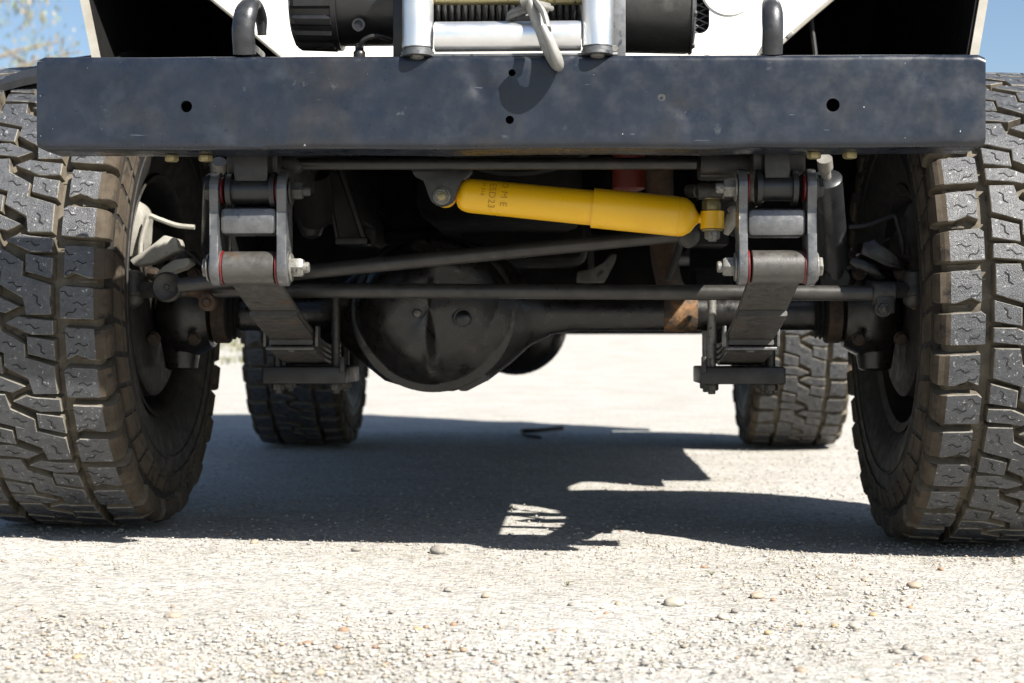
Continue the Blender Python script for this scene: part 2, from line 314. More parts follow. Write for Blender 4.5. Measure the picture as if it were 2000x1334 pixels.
# bumper: rear-open channel with rolled edges and drilled holes
def build_bumper():
    L = 150; bm = bmesh.new(); rings = []
    A0, A1 = P(72, 110, 0), P(1925, 104, 0); B0, B1 = P(72, 293, 0), P(1925, 287, 0)
    def prof(top, bot):
        out = []; r = 0.0095
        out.append((0.052, top)); 
        for k in range(6):
            a = PI/2*k/5; out.append((r-r*math.sin(a), top-r+r*math.cos(a)))
        for k in range(1, 14): out.append((0.0, top-r+(bot-top+2*r)*k/14))
        for k in range(6):
            a = PI/2*k/5; out.append((r-r*math.cos(a), bot+r-r*math.sin(a)))
        out.append((0.078, bot)); out.append((0.078, bot+0.006)); out.append((r, bot+0.007)); out.append((0.007, bot+r))
        out.append((0.007, top-r)); out.append((r, top-0.007)); out.append((0.052, top-0.006))
        return out
    for i in range(L+1):
        t = i/L; x = A0.x+(A1.x-A0.x)*t; top = A0.z+(A1.z-A0.z)*t; bot = B0.z+(B1.z-B0.z)*t
        bot += 0.0016*noise.noise((x*6, 0, 0)) + 0.0012*noise.noise((x*17, 4, 0)); top += 0.0006*noise.noise((x*9, 7, 0))
        dy = 0.0016*noise.noise((x*5, 2, 1))
        e = 0.004 if i in (0, L) else 0.0
        def dent(z):
            v = 0.0007*noise.noise((x*14, z*14, 5))
            for px, py, rr, dp in ((938, 172, 17, 0.0045), (925, 140, 22, 0.0025), (1333, 217, 12, 0.003), (1362, 214, 13, 0.0022), (1292, 191, 11, 0.0012), (500, 275, 40, 0.0015), (1800, 140, 22, 0.002), (1420, 200, 60, 0.0012), (250, 280, 60, 0.001), (1880, 260, 60, -0.0015), (700, 200, 80, 0.0008)):
                c = P(px, py, 0); v += dp*math.exp(-((x-c.x)**2+(z-c.z)**2)/(rr*S(0))**2)
            return v
        rings.append([bm.verts.new((x, y+dy+(dent(z) if y < 0.001 else 0), z)) for y, z in prof(top-e, bot+e)])
    n = len(rings[0])
    for a, b in zip(rings, rings[1:]):
        for j in range(n): bm.faces.new((a[j], a[(j+1) % n], b[(j+1) % n], b[j]))
    bm.faces.new(rings[0]); bm.faces.new(rings[-1][::-1])
    o = finish('bumper', bm, 'bumper', T, 35)
    cut = bmesh.new()
    for px, py, r in ((364, 208, 11.5), (1627, 205, 13), (995.5, 234, 8.2), (1000, 142, 7.0)):
        c = P(px, py, 0); a_lathe(cut, c+Vector((0, -0.05, 0)), (0, 1, 0), [(0, r*S(0)), (0.08, r*S(0))], 24)
    co_ = finish('hole_cutter', cut, 'bumper', None, 0)
    md = o.modifiers.new('holes', 'BOOLEAN'); md.object = co_; md.operation = 'DIFFERENCE'; md.solver = 'EXACT'
    bpy.context.view_layer.update(); dg = bpy.context.evaluated_depsgraph_get()
    me = bpy.data.meshes.new_from_object(o.evaluated_get(dg)); o.modifiers.clear(); o.data = me
    me.set_sharp_from_angle(angle=R(35))
    bpy.data.objects.remove(co_)
    # wall of each hole is pale bare steel
    return o
bumper = build_bumper()
part('weld_scar', 'darkbolt', bumper, lambda bm: a_lathe(bm, P(1292, 191, 0.0015), (0, -1, 0), [(-0.001, 0.0080), (0.0006, 0.0072), (0.0011, 0.0045), (0.0008, 0.001)], 9))
part('hole_backing', 'under', bumper, lambda bm: a_box(bm, (0, 0.046, 0.655), (1.16, 0.006, 0.104), 0.001))  # dark plate added behind the drilled holes so they read black
ZB_TOP = P(1000, 110, 0).z; ZB_BOT = P(1000, 291, 0).z
for px in (331, 401, 605, 1380):
    part('bolt_head', 'darkbolt', bumper, lambda bm: a_lathe(bm, (P(px, 108, 0.05).x, 0.05, ZB_TOP+0.001), (0, 0, 1), [(0, 0.013), (0.002, 0.013), (0.006, 0.009), (0.0075, 0.003)], 20))
for px in (335, 401, 1590, 1660):
    part('bolt_head', 'zinc', bumper, lambda bm: a_hex(bm, (P(px, 308, 0.05).x, 0.052, ZB_BOT-0.0005), (0, 0, -1), 0.0098, 0.0085, 0))

# tow hooks standing on the bumper
def tow_hook(px, w, dx, lean):
    c = P(px, 110, 0.05); x = c.x; z0 = c.z
    def b(bm):
        pts = [(x, 0.012, z0-0.004), (x, 0.004, z0+0.03), (x+dx*0.3, 0.012, z0+0.058), (x+dx*0.6, 0.036, z0+0.069), (x+dx, 0.062, z0+0.056), (x+dx, 0.072, z0+0.034)]
        a_tube(bm, pts, w, 16, ref=(1, 0, 0), aspect=0.72, rfun=lambda t: 1.0 if t < 0.35 else max(0.42, 1-(t-0.35)*0.95))
        a_box(bm, (x, 0.052, z0+0.007), (w*1.7, 0.075, 0.011), 0.003)
    return part('tow_hook', 'towhook', T, b)
tow_hook(489, 0.0158, 0.012, 0); tow_hook(1501, 0.0142, 0.0, 0)

# ---- winch
zr = lambda y, Y: P(1000, y, Y).z
ZM = 0.815; YM = 0.115
def ribbed(bm):
    p = P(560, 50, YM-0.06).x; q = P(655, 50, YM-0.06).x; seg = 96
    def rr(i, base): return base + (0.0042 if (i % 6) in (2, 3, 4) else 0.0)
    rings = []
    for t, r, rib in ((0, 0.045, 0), (0.0, 0.052, 0), (0.004, 0.060, 0.6), (0.010, 0.0625, 1), (q-p-0.008, 0.0645, 1), (q-p-0.007, 0.0675, 0), (q-p, 0.0675, 0), (q-p, 0.05, 0)):
        rings.append([bm.verts.new((p+t, YM+(r+rib*(rr(i, 0)))*math.cos(2*PI*i/seg), ZM+(r+rib*rr(i, 0))*math.sin(2*PI*i/seg))) for i in range(seg)])
    for a, b in zip(rings, rings[1:]):
        for i in range(seg): bm.faces.new((a[i], a[(i+1) % seg], b[(i+1) % seg], b[i]))
    bm.faces.new(rings[0]); bm.faces.new(rings[-1][::-1])
wm = part('winch_motor', 'plastic', T, lambda bm: a_lathe(bm, (P(650, 50, 0.055).x, YM, ZM), (1, 0, 0), cyl_prof(P(782, 50, 0.055).x-P(650, 50, 0.055).x, 0.061, 0.004), 56))
part('ribbed_cap', 'plastic', wm, ribbed, 30)
def socket(bm):
    c = P(700, 48, 0.052); a_lathe(bm, c+Vector((0, 0.004, 0)), (0, -1, 0), [(0, 0.009), (0.004, 0.009), (0.004, 0.006), (0.001, 0.006), (0.001, 0.001)], 24)
part('screw', 'plastic', wm, socket)
def stud(bm):
    c = P(702, 100, 0.06); a_lathe(bm, (c.x, c.y, ZB_TOP), (0, 0, 1), [(0, 0.006), (0.006, 0.0075), (0.014, 0.0085), (0.018, 0.0085), (0.021, 0.006), (0.03, 0.006)], 16)
part('terminal_stud', 'plastic', wm, stud)
part('battery_lead', 'rubber', wm, lambda bm: a_tube(bm, [P(702, 90, 0.05), P(712, 77, 0.045), P(735, 70, 0.045), P(765, 78, 0.06)], 0.0032, 8))
gx0 = P(1218, 50, 0.045).x; gx1 = P(1352, 50, 0.045).x
wg = part('winch_gearbox', 'gearbox', T, lambda bm: a_lathe(bm, (gx0, YM, 0.812), (1, 0, 0), [(0, 0.06), (0.0, 0.070), (gx1-gx0-0.004, 0.0725), (gx1-gx0, 0.0715), (gx1-gx0, 0.05)], 64))
part('end_cover', 'galv', wg, lambda bm: a_lathe(bm, (gx1+0.0005, YM, 0.812), (1, 0, 0), [(0, 0.05), (0, 0.0735), (0.003, 0.0735), (0.0035, 0.069), (0.006, 0.066), (0.006, 0.02)], 64))
for k in range(8):
    a = 2*PI*k/8-0.35
    part('cover_bolt', 'darkbolt', wg, lambda bm: a_hex(bm, (gx1+0.003, YM+0.0705*math.cos(a), 0.812+0.0705*math.sin(a)), (1, 0, 0), 0.0042, 0.004))
dx0 = P(846, 25, 0.05).x; dx1 = P(1140, 25, 0.05).x
drum = part('winch_drum', 'gearbox', T, lambda bm: a_cyl(bm, (dx0-0.05, YM, 0.815), (dx1+0.05, YM, 0.815), 0.045, 32))
nw = 22; wr = (dx1-dx0)/nw/2
def wrap(bm):
    """one turn of six-strand rope round the drum"""
    N, K = 72, 18; rings = []; R0 = 0.045+wr
    for i in range(N):
        a = 2*PI*i/N; ring = []
        for j in range(K):
            b = 2*PI*j/K; r = wr*(0.90+0.13*math.cos(6*(b+a*9)))
            rr_ = R0+r*math.cos(b)
            ring.append(bm.verts.new((r*math.sin(b), rr_*math.cos(a), rr_*math.sin(a))))
        rings.append(ring)
    for i in range(N):
        A, B = rings[i], rings[(i+1) % N]
        for j in range(K): bm.faces.new((A[j], A[(j+1) % K], B[(j+1) % K], B[j]))
w0 = part('cable_wrap', 'cable', drum, wrap, 80); w0.location = (dx0+wr, YM, 0.815)
for k in range(1, nw):
    o = w0.copy(); C.objects.link(o); o.parent = drum; o.location.x = dx0+wr*(2*k+1); o.rotation_euler.x = k*0.9
part('tie_bar', 'zinc', T, lambda bm: a_cyl(bm, P(846, 0, 0.045), P(1140, 0, 0.045), 0.0068, 20))

part('winch_tray', 'under', T, lambda bm: a_box(bm, (0, 0.215, 0.700), (0.80, 0.32, 0.006), 0.001))  # mounting plate, enlarged to block sun leaking down behind the bumper
# ---- roller fairlead
fl = part('fairlead', 'galv', T, lambda bm: [a_box(bm, ((P(x0, 50, 0.045).x+P(x1, 50, 0.045).x)/2, 0.045, ZB_TOP+0.0655), (P(x1, 50, 0.045).x-P(x0, 50, 0.045).x, 0.006, 0.129), 0.001) for x0, x1 in ((1186, 1222),)]
    + [a_box(bm, (P(995, 100, 0.03).x, 0.024, ZB_TOP+0.0035), (P(1205, 100, 0.03).x-P(785, 100, 0.03).x, 0.036, 0.004), 0.001)])
part('motor_side_plate', 'plastic', fl, lambda bm: a_box(bm, ((P(768, 50, 0.045).x+P(800, 50, 0.045).x)/2, 0.046, ZB_TOP+0.0655), (P(800, 50, 0.045).x-P(768, 50, 0.045).x, 0.006, 0.129), 0.001))
for px in (816, 1167):
    x = P(px, 100, 0.01).x; y0 = 0.010
    part('roller', 'roller', fl, lambda bm: a_lathe(bm, (x, y0, ZB_TOP+0.0135), (0, 0, 1), cyl_prof(0.13, 0.0213, 0.0008), 64))
    def lug(bm):
        pts = []
        for k in range(17):
            a = PI+PI*k/16; pts.append((x+0.0215*math.cos(a), y0+0.0275*math.sin(a), ZB_TOP+0.0018))
        pts += [(x+0.032, y0+0.03, ZB_TOP+0.0018), (x-0.032, y0+0.03, ZB_TOP+0.0018)]
        a_prism(bm, pts, (0, 0, 0.0042))
    part('lug', 'galv', fl, lug, 30)
    part('collar', 'galv', fl, lambda bm: a_lathe(bm, (x, y0, ZB_TOP+0.0062), (0, 0, 1), [(0, 0.018), (0, 0.0222), (0.002, 0.0222), (0.0025, 0.0205), (0.0055, 0.0205), (0.007, 0.019), (0.007, 0.01)], 40))
    part('roller_bolt', 'boltsteel', fl, lambda bm: a_lathe(bm, (x, y0-0.008, ZB_TOP+0.0015), (0, 0, -1), [(0, 0.0095), (0.0025, 0.0095), (0.0045, 0.006), (0.005, 0.001)], 20))
hx0, hx1 = P(849, 70, 0.012).x, P(1135, 70, 0.012).x
part('roller', 'roller', fl, lambda bm: a_lathe(bm, (hx0, 0.014, zr(71, 0.014)), (1, 0, 0), cyl_prof(hx1-hx0, 0.0203, 0.0008), 64))
part('bolt_head', 'boltsteel', fl, lambda bm: a_hex(bm, P(1200, 96, 0.012), (0, -1, 0), 0.0055, 0.005))

# ---- winch hook: its plane runs fore-and-aft, so it is seen nearly edge on
def hook_build():
    top = P(1030, -6, 0.0); c = P(1066, 72, -0.024); u = Vector((0.40, 0, -0.917)); f = Vector((0, -1, 0)); n = u.cross(f).normalized()
    def at(a, b, s=0): return c+u*a+f*(b*0.72)+n*s
    body = [at(-0.075, -0.020), at(-0.050, -0.026), at(-0.022, -0.032), at(0.010, -0.030), at(0.033, -0.008), at(0.033, 0.018), at(0.012, 0.034), at(-0.010, 0.032)]
    def b(bm): a_tube(bm, body, 0.0082, 14, ref=n, aspect=1.6, rfun=lambda t: 0.78+0.55*math.sin(PI*min(1, t*1.15))**2 if t < 0.93 else 0.72)
    h = part('winch_hook', 'hook', T, b)
    part('safety_latch', 'hook', h, lambda bm: a_tube(bm, [at(-0.052, -0.018, -0.007), at(-0.03, 0.004, -0.010), at(-0.004, 0.026, -0.006)], 0.0042, 8, ref=n, aspect=1.7))
    part('hook_eye', 'hook', h, lambda bm: a_lathe(bm, at(-0.066, -0.022, -0.012), n, [(0, 0.006), (0, 0.014), (0.024, 0.014), (0.024, 0.006)], 24))
    for k, (dx, dy, rr) in enumerate(((0, 0, 1), (6, 5, 0.9), (-3, 9, 0.85))):
        part('rope_loop', 'rag', h, lambda bm: a_tube(bm, [P(1072+dx, 12+dy, 0.02), P(1050+dx, 8+dy, 0.004), P(1024+dx, 14+dy, 0.0), P(1000+dx, 24+dy, 0.006), P(997+dx, 34+dy, 0.016), P(1020+dx, 36+dy, 0.02), P(1046+dx, 28+dy, 0.024)], 0.0042*rr, 10))
hook_build()

YAP = 0.34
# ---- white front apron and the dark wheel wells
def apron(bm):
    Y = YAP
    a_prism(bm, [P(x, y, Y) for x, y in ((600, 200), (1440, 200), (1500, 108), (1625, 0), (1760, -120), (1760, -260), (280, -260), (280, -120), (415, 0), (545, 108))], (0, 0.008, 0))
ap = part('front_apron', 'white', T, apron)
def slot_hole():
    cut = bmesh.new(); pts = []
    x0, x1, y0, y1, r = 1340, 1389, -60, 58, 20
    for cx, cy, a0 in ((x1-r, y1-r, -PI/2), (x1-r, y0+r, 0), (x0+r, y0+r, PI/2), (x0+r, y1-r, PI)):
        for k in range(7):
            a = a0+PI/2*k/6; pts.append(P(cx+r*math.cos(a), cy-r*math.sin(a), YAP-0.03))
    a_prism(cut, pts, (0, 0.08, 0)); co_ = finish('slot_cutter', cut, 'white', None, 0)
    md = ap.modifiers.new('slot', 'BOOLEAN'); md.object = co_; md.solver = 'EXACT'
    bpy.context.view_layer.update(); dg = bpy.context.evaluated_depsgraph_get()
    me = bpy.data.meshes.new_from_object(ap.evaluated_get(dg)); ap.modifiers.clear(); ap.data = me; bpy.data.objects.remove(co_)
slot_hole()
part('slot_backing', 'under', ap, lambda bm: a_prism(bm, [P(x, y, YAP+0.025) for x, y in ((1320, -90), (1410, -90), (1410, 80), (1320, 80))], (0, 0.004, 0)))
def mesh_wire(bm):
    for k in range(-6, 7):
        a_tube(bm, [P(1335, k*14+10, YAP+0.016), P(1395, k*14+38, YAP+0.016)], 0.0011, 5, n=1); a_tube(bm, [P(1335, k*14+38, YAP+0.017), P(1395, k*14+10, YAP+0.017)], 0.0011, 5, n=1)
part('vent_mesh', 'galv', ap, mesh_wire)
part('pressed_ring', 'white', ap, lambda bm: a_lathe(bm, P(1425, -25, YAP)+Vector((0, 0.001, 0)), (0, -1, 0), [(0, 0.046), (0.0035, 0.0435), (0.0035, 0.0405), (0.0005, 0.038)], 64))
for pts in ([(412, -4), (480, 52), (548, 110)], [(1628, -4), (1560, 54), (1498, 110)]):
    part('apron_edge', 'fenderlip', ap, lambda bm: a_tube(bm, [P(x, y, YAP-0.001) for x, y in pts], 0.0035, 8))
part('edge_clip', 'boltsteel', ap, lambda bm: a_box(bm, P(1543, 68, YAP-0.004), (0.012, 0.004, 0.006), 0.001, Matrix.Rotation(-0.65, 3, 'Y')))
YF = 0.36
for sgn, lo, hi in ((-1, (178, 108), (156, 0)), (1, (1912, 105), (1930, 0))):
    a, b = P(lo[0], lo[1], YF), P(hi[0], hi[1], YF); d = (b-a)/(b.z-a.z)
    bot = a+d*(-0.06); top = a+d*(0.30); t = 0.0135
    # outer skirt with the wheel opening: low in front, arched over the tyre, low behind
    def skirt(bm):
        pts = [(YF, bot.z), (YF, top.z), (1.36, top.z), (1.36, 0.46), (1.16, 0.46), (1.10, 0.66), (1.0, 0.775), (0.86, 0.82), (0.62, 0.814), (0.55, 0.807), (0.46, 0.782), (0.43, 0.755), (0.395, bot.z)]
        a_prism(bm, [Vector((a.x+d.x*(z-a.z)-sgn*0.0*(y-YF), y, z)) for y, z in pts], (-sgn*t, 0, 0))
    fe = part('fender', 'fenderlip', T, skirt)
    def liner(bm):
        pts = [(YF+0.004, bot.z-0.004), (YF+0.004, top.z), (1.36, top.z), (1.36, 0.456), (1.156, 0.456), (1.096, 0.656), (0.997, 0.786), (0.86, 0.817), (0.62, 0.811), (0.55, 0.804), (0.46, 0.779), (0.43, 0.752), (0.395, bot.z-0.004)]
        a_prism(bm, [Vector((a.x+d.x*(z-a.z)-sgn*(t+0.001), y, z)) for y, z in pts], (-sgn*0.004, 0, 0))
    part('fender_liner', 'under', fe, liner)
    part('fender_top', 'white', fe, lambda bm: a_prism(bm, [Vector((top.x, YF-0.02, top.z)), Vector((top.x, 1.36, top.z)), Vector((sgn*0.40, 1.36, top.z+0.02)), Vector((sgn*0.40, YF-0.02, top.z+0.02))], (0, 0, 0.004)))
    inn = P(415, 0, YAP+0.01).x if sgn < 0 else P(1625, 0, YAP+0.01).x
    def inner(bm):
        q = [Vector((sgn*0.33, YAP+0.01, 0.63)), Vector((sgn*0.33, 1.34, 0.60)), Vector((sgn*0.40, 1.34, top.z+0.018)), Vector((inn, YAP+0.01, top.z-0.06)), Vector((sgn*0.36, YAP+0.01, 0.74))]
        a_prism(bm, q, (-sgn*0.004, 0, 0))
    part('inner_fender', 'under', fe, inner)
    part('well_roof', 'under', fe, lambda bm: a_box(bm, (sgn*0.545, 0.845, top.z-0.03), (0.27, 1.0, 0.01), 0))
    part('splash_panel', 'under', fe, lambda bm: a_box(bm, (sgn*0.55, 1.345, 0.78), (0.42, 0.01, 0.72), 0))
part('hose', 'rubber', T, lambda bm: a_tube(bm, [P(1580, -40, 0.5), P(1584, 40, 0.5), P(1592, 110, 0.5), P(1600, 200, 0.5)], 0.005, 8))
# black rubber flare showing over the tyre beyond the bumper end
def flare(bm):
    rows = []
    for k in range(15):
        a = R(60+k*7); y = 0.62-0.50*math.cos(a); z = 0.36+0.475*math.sin(a)
        rows.append([bm.verts.new((-0.66-0.20*s, y+0.02*s, z-0.028*s*s)) for s in (0, 0.25, 0.5, 0.75, 1.0)] + [bm.verts.new((-0.66-0.20*s, y+0.02*s, z-0.028*s*s-0.012)) for s in (1, 0.75, 0.5, 0.25, 0)])
    for p, q in zip(rows, rows[1:]):
        for j in range(10): bm.faces.new((p[j], p[(j+1) % 10], q[(j+1) % 10], q[j]))
    bm.faces.new(rows[0]); bm.faces.new(rows[-1][::-1])
part('fender_flare', 'rubber', T, flare)

# ---- bonnet, cab and hardtop
part('bonnet', 'white', T, lambda bm: a_prism(bm, [Vector(p) for p in ((-0.44, 0.30, 1.09), (0.44, 0.30, 1.09), (0.48, 1.34, 1.16), (-0.48, 1.34, 1.16))], (0, 0, 0.02), 0.006))
part('grille_panel', 'white', T, lambda bm: a_box(bm, (0, 0.322, 1.04), (1.30, 0.03, 0.16), 0.006))
def tub(bm):
    for sgn in (-1, 1):
        pts = [(1.36, 0.44), (2.40, 0.44), (2.44, 0.62), (2.56, 0.78), (2.74, 0.86), (3.02, 0.86), (3.20, 0.78), (3.32, 0.62), (3.36, 0.50), (3.52, 0.50), (3.52, 1.16), (1.36, 1.16)]
        a_prism(bm, [Vector((sgn*0.77, y, z)) for y, z in pts], (-sgn*0.02, 0, 0))
    a_box(bm, (0, 3.515, 0.83), (1.5, 0.012, 0.66), 0)
tb = part('body_tub', 'white', T, tub)
part('firewall', 'under', T, lambda bm: a_box(bm, (0, 1.375, 0.86), (1.49, 0.012, 0.62), 0))
part('floor_pan', 'under', T, lambda bm: [a_box(bm, (0, 1.95, 0.57), (1.5, 1.2, 0.012), 0), a_box(bm, (0, 3.02, 0.66), (1.5, 0.98, 0.012), 0), a_box(bm, (0, 2.545, 0.615), (1.5, 0.012, 0.10), 0)])
part('hardtop', 'white', T, lambda bm: [a_box(bm, (0, 2.52, 1.93), (1.42, 2.02, 0.05), 0.012)] + [a_box(bm, (s*0.70, y, 1.53), (0.03, wd, 0.76), 0.004) for s in (-1, 1) for y, wd in ((1.58, 0.10), (2.34, 0.10), (3.48, 0.08))]
     + [a_box(bm, (s*0.70, 2.9, 1.25), (0.028, 1.1, 0.18), 0.004) for s in (-1, 1)])
part('windscreen', 'glass', T, lambda bm: a_box(bm, (0, 1.56, 1.53), (1.34, 0.012, 0.74), 0.0))
for s in (-1, 1):
    part('side_window', 'glass', T, lambda bm: a_box(bm, (s*0.70, 1.96, 1.53), (0.008, 0.66, 0.74), 0)); part('side_window', 'glass', T, lambda bm: a_box(bm, (s*0.70, 2.91, 1.62), (0.008, 1.04, 0.56), 0))
part('rear_window', 'glass', T, lambda bm: a_box(bm, (0, 3.50, 1.53), (1.34, 0.010, 0.74), 0))
part('aerial', 'chassis', T, lambda bm: a_tube(bm, [(0.73, 1.42, 1.14), (0.73, 1.46, 1.7), (0.73, 1.52, 2.25)], 0.003, 6))
part('rear_crossmember', 'under', T, lambda bm: a_box(bm, (0, 3.50, 0.45), (1.30, 0.08, 0.15), 0.006))  # added full width to shut out the bright distance below the floor
part('fuel_tank', 'under', T, lambda bm: a_box(bm, (-0.30, 2.15, 0.48), (0.40, 0.50, 0.20), 0.03))  # added so the gap under the floor stays dark
part('transfer_case', 'under', T, lambda bm: [a_box(bm, (0.16, 1.85, 0.49), (0.30, 0.34, 0.22), 0.05), a_box(bm, (0, 1.55, 0.52), (0.26, 0.5, 0.18), 0.05)])
part('gearbox_crossmember', 'under', T, lambda bm: a_box(bm, (0, 1.72, 0.47), (0.86, 0.07, 0.09), 0.01))  # added to darken the view past the front axle
part('exhaust_pipe', 'rust', T, lambda bm: a_tube(bm, [(0.24, 0.75, 0.66), (0.25, 0.86, 0.56), (0.27, 0.98, 0.46), (0.31, 1.25, 0.43), (0.42, 1.9, 0.43), (0.45, 2.5, 0.47), (0.45, 3.45, 0.47)], 0.026, 16))

# ---- chassis
for s in (-1, 1):
    part('chassis_rail', 'chassis', T, lambda bm: [a_box(bm, (s*0.375, 0.66, 0.600+0.012), (0.075, 1.10, 0.085), 0.005), a_box(bm, (s*0.375, 2.35, 0.585), (0.075, 2.28, 0.10), 0.005)])
part('front_crossmember', 'chassis', T, lambda bm: a_cyl(bm, P(556, 320, 0.15), P(1362, 319, 0.15), 0.0088, 20))
part('crossmember_plate', 'chassis', T, lambda bm: a_box(bm, (0, 0.20, 0.635), (0.70, 0.10, 0.03), 0.004))
part('gusset', 'chassis', T, lambda bm: a_prism(bm, [P(x, y, 0.14) for x, y in ((520, 303), (575, 303), (592, 325), (580, 337), (560, 334), (540, 318))], (0, 0.02, 0), 0.002))
part('radiator_fan_shroud', 'under', T, lambda bm: a_lathe(bm, (-0.01, 0.42, 0.84), (0, 1, 0), [(0, 0.235), (0.06, 0.235), (0.06, 0.05)], 48))

# ---- spring shackles
YS = 0.088
def shackle(side):
    if side < 0:
        pl, top, low, spacer = ((410, 427), (541, 560)), (371, 22, 440, 535), (522, 32, 433, 533), (437, 27)
        hb, ht, lb, lt = (411, -1), (562, 1), (404, -1), (562, 1)
    else:
        pl, top, low, spacer = ((1443, 1460), (1577, 1595)), (369, 22, 1480, 1560), (522, 32, 1470, 1574), (443, 27)
        hb, ht, lb, lt = (1596, 1), (1442, -1), (1597, 1), (1441, -1)
    sh = bpy.data.objects.new('shackle', None); C.objects.link(sh); sh.parent = T
    zt = P(1000, top[0], YS).z; zl = P(1000, low[0], YS).z
    X = lambda px: P(px, 450, YS-0.02).x
    for i, (a, b) in enumerate(pl):
        x0, x1 = X(a), X(b)
        def plate(bm):
            pts = []; r = 0.0265
            for k in range(13): an = PI*k/12; pts.append((YS+r*math.cos(an)*1.0, zt+r*math.sin(an)))
            pts += [(YS-0.021, zt-0.03), (YS-0.0225, zl+0.045)]
            for k in range(13): an = PI+PI*k/12; pts.append((YS+r*math.cos(an), zl+r*math.sin(an)))
            pts += [(YS+0.026, zl+0.04), (YS+0.022, zt-0.03)]
            a_prism(bm, [Vector((x0, y, z)) for y, z in pts], (x1-x0, 0, 0), 0.0015)
        part('side_plate', 'shackle', sh, plate, 30)
        # raised pad on the front edge below, as on the photographed plates
        xo = (x0+x1)/2
        part('lower_boss', 'shackle', sh, lambda bm: a_lathe(bm, (x0-0.0015, YS, zl), (1, 0, 0), cyl_prof(x1-x0+0.003, 0.0245, 0.0015), 36))
    xa, xb = X(pl[0][1]), X(pl[1][0])
    part('spacer_block', 'shackle', sh, lambda bm: a_box(bm, ((xa+xb)/2, YS+0.002, P(0, spacer[0]-2, YS).z), (xb-xa-0.001, 0.042, 2*spacer[1]*S(YS)), 0.008))
    # hanger tube above
    part('hanger_tube', 'hanger', sh, lambda bm: a_lathe(bm, (X(top[2]), YS, zt), (1, 0, 0), [(0, 0.02), (0, 0.0255), (0.007, 0.0255), (0.008, 0.0185), (X(top[3])-X(top[2])-0.008, 0.0185), (X(top[3])-X(top[2])-0.007, 0.0255), (X(top[3])-X(top[2]), 0.0255), (X(top[3])-X(top[2]), 0.01)], 40))
    part('hanger_bracket', 'hanger', sh, lambda bm: a_box(bm, ((X(top[2])+X(top[3]))/2, YS+0.012, (zt+0.60)/2+0.008), (X(top[3])-X(top[2])-0.02, 0.05, 0.60-zt), 0.003))
    for x, nx in ((pl[0][1], 1), (pl[1][0], -1)):
        part('bush', 'red', sh, lambda bm: a_cyl(bm, (X(x)+nx*0.0004, YS, zt), (X(x)+nx*0.0045, YS, zt), 0.0198, 32))
        part('bush', 'red', sh, lambda bm: a_cyl(bm, (X(x)+nx*0.0004, YS, zl), (X(x)+nx*0.0040, YS, zl), 0.0242, 32))
    part('bolt', 'darkbolt', sh, lambda bm: a_hex(bm, (X(hb[0]), YS, zt), (hb[1], 0, 0), 0.0145, 0.009, 0.018))
    part('nut', 'darkbolt' if side < 0 else 'boltsteel', sh, lambda bm: a_hex(bm, (X(ht[0]), YS, zt), (ht[1], 0, 0), 0.0135, 0.015, 0.019, 0.011))
    part('bolt', 'boltsteel', sh, lambda bm: a_hex(bm, (X(lb[0]), YS, zl), (lb[1], 0, 0), 0.0145, 0.0065, 0.02))
    part('nut', 'boltsteel', sh, lambda bm: a_hex(bm, (X(lt[0]), YS, zl), (lt[1], 0, 0), 0.0145, 0.016, 0.020, 0.008))
    return X(low[2]), X(low[3]), zl
def leaf_sheet(bm, path, x0, x1, th):
    """a spring leaf: strip of thickness th that follows path (y, z) of its lower face"""
    rows = []; n = len(path)
    for i, (y, z) in enumerate(path):
        t = Vector((path[min(i+1, n-1)][0]-path[max(i-1, 0)][0], path[min(i+1, n-1)][1]-path[max(i-1, 0)][1])).normalized()
        nx, nz = -t.y, t.x
        if nz < 0: nx, nz = -nx, -nz
        c = 0.0018; xm = (x0+x1)/2
        sec = [(x0+c, 0.0), (xm, 0.0), (x1-c, 0.0), (x1, c), (x1, th-c), (x1-c, th), (x0+c, th), (x0, th-c), (x0, c)]
        rows.append([bm.verts.new((x, y+nx*h, z+nz*h)) for x, h in sec])
    for a, b in zip(rows, rows[1:]):
        k = len(a)
        for j in range(k): bm.faces.new((a[j], a[(j+1) % k], b[(j+1) % k], b[j]))
    bm.faces.new(rows[0]); bm.faces.new(rows[-1][::-1])
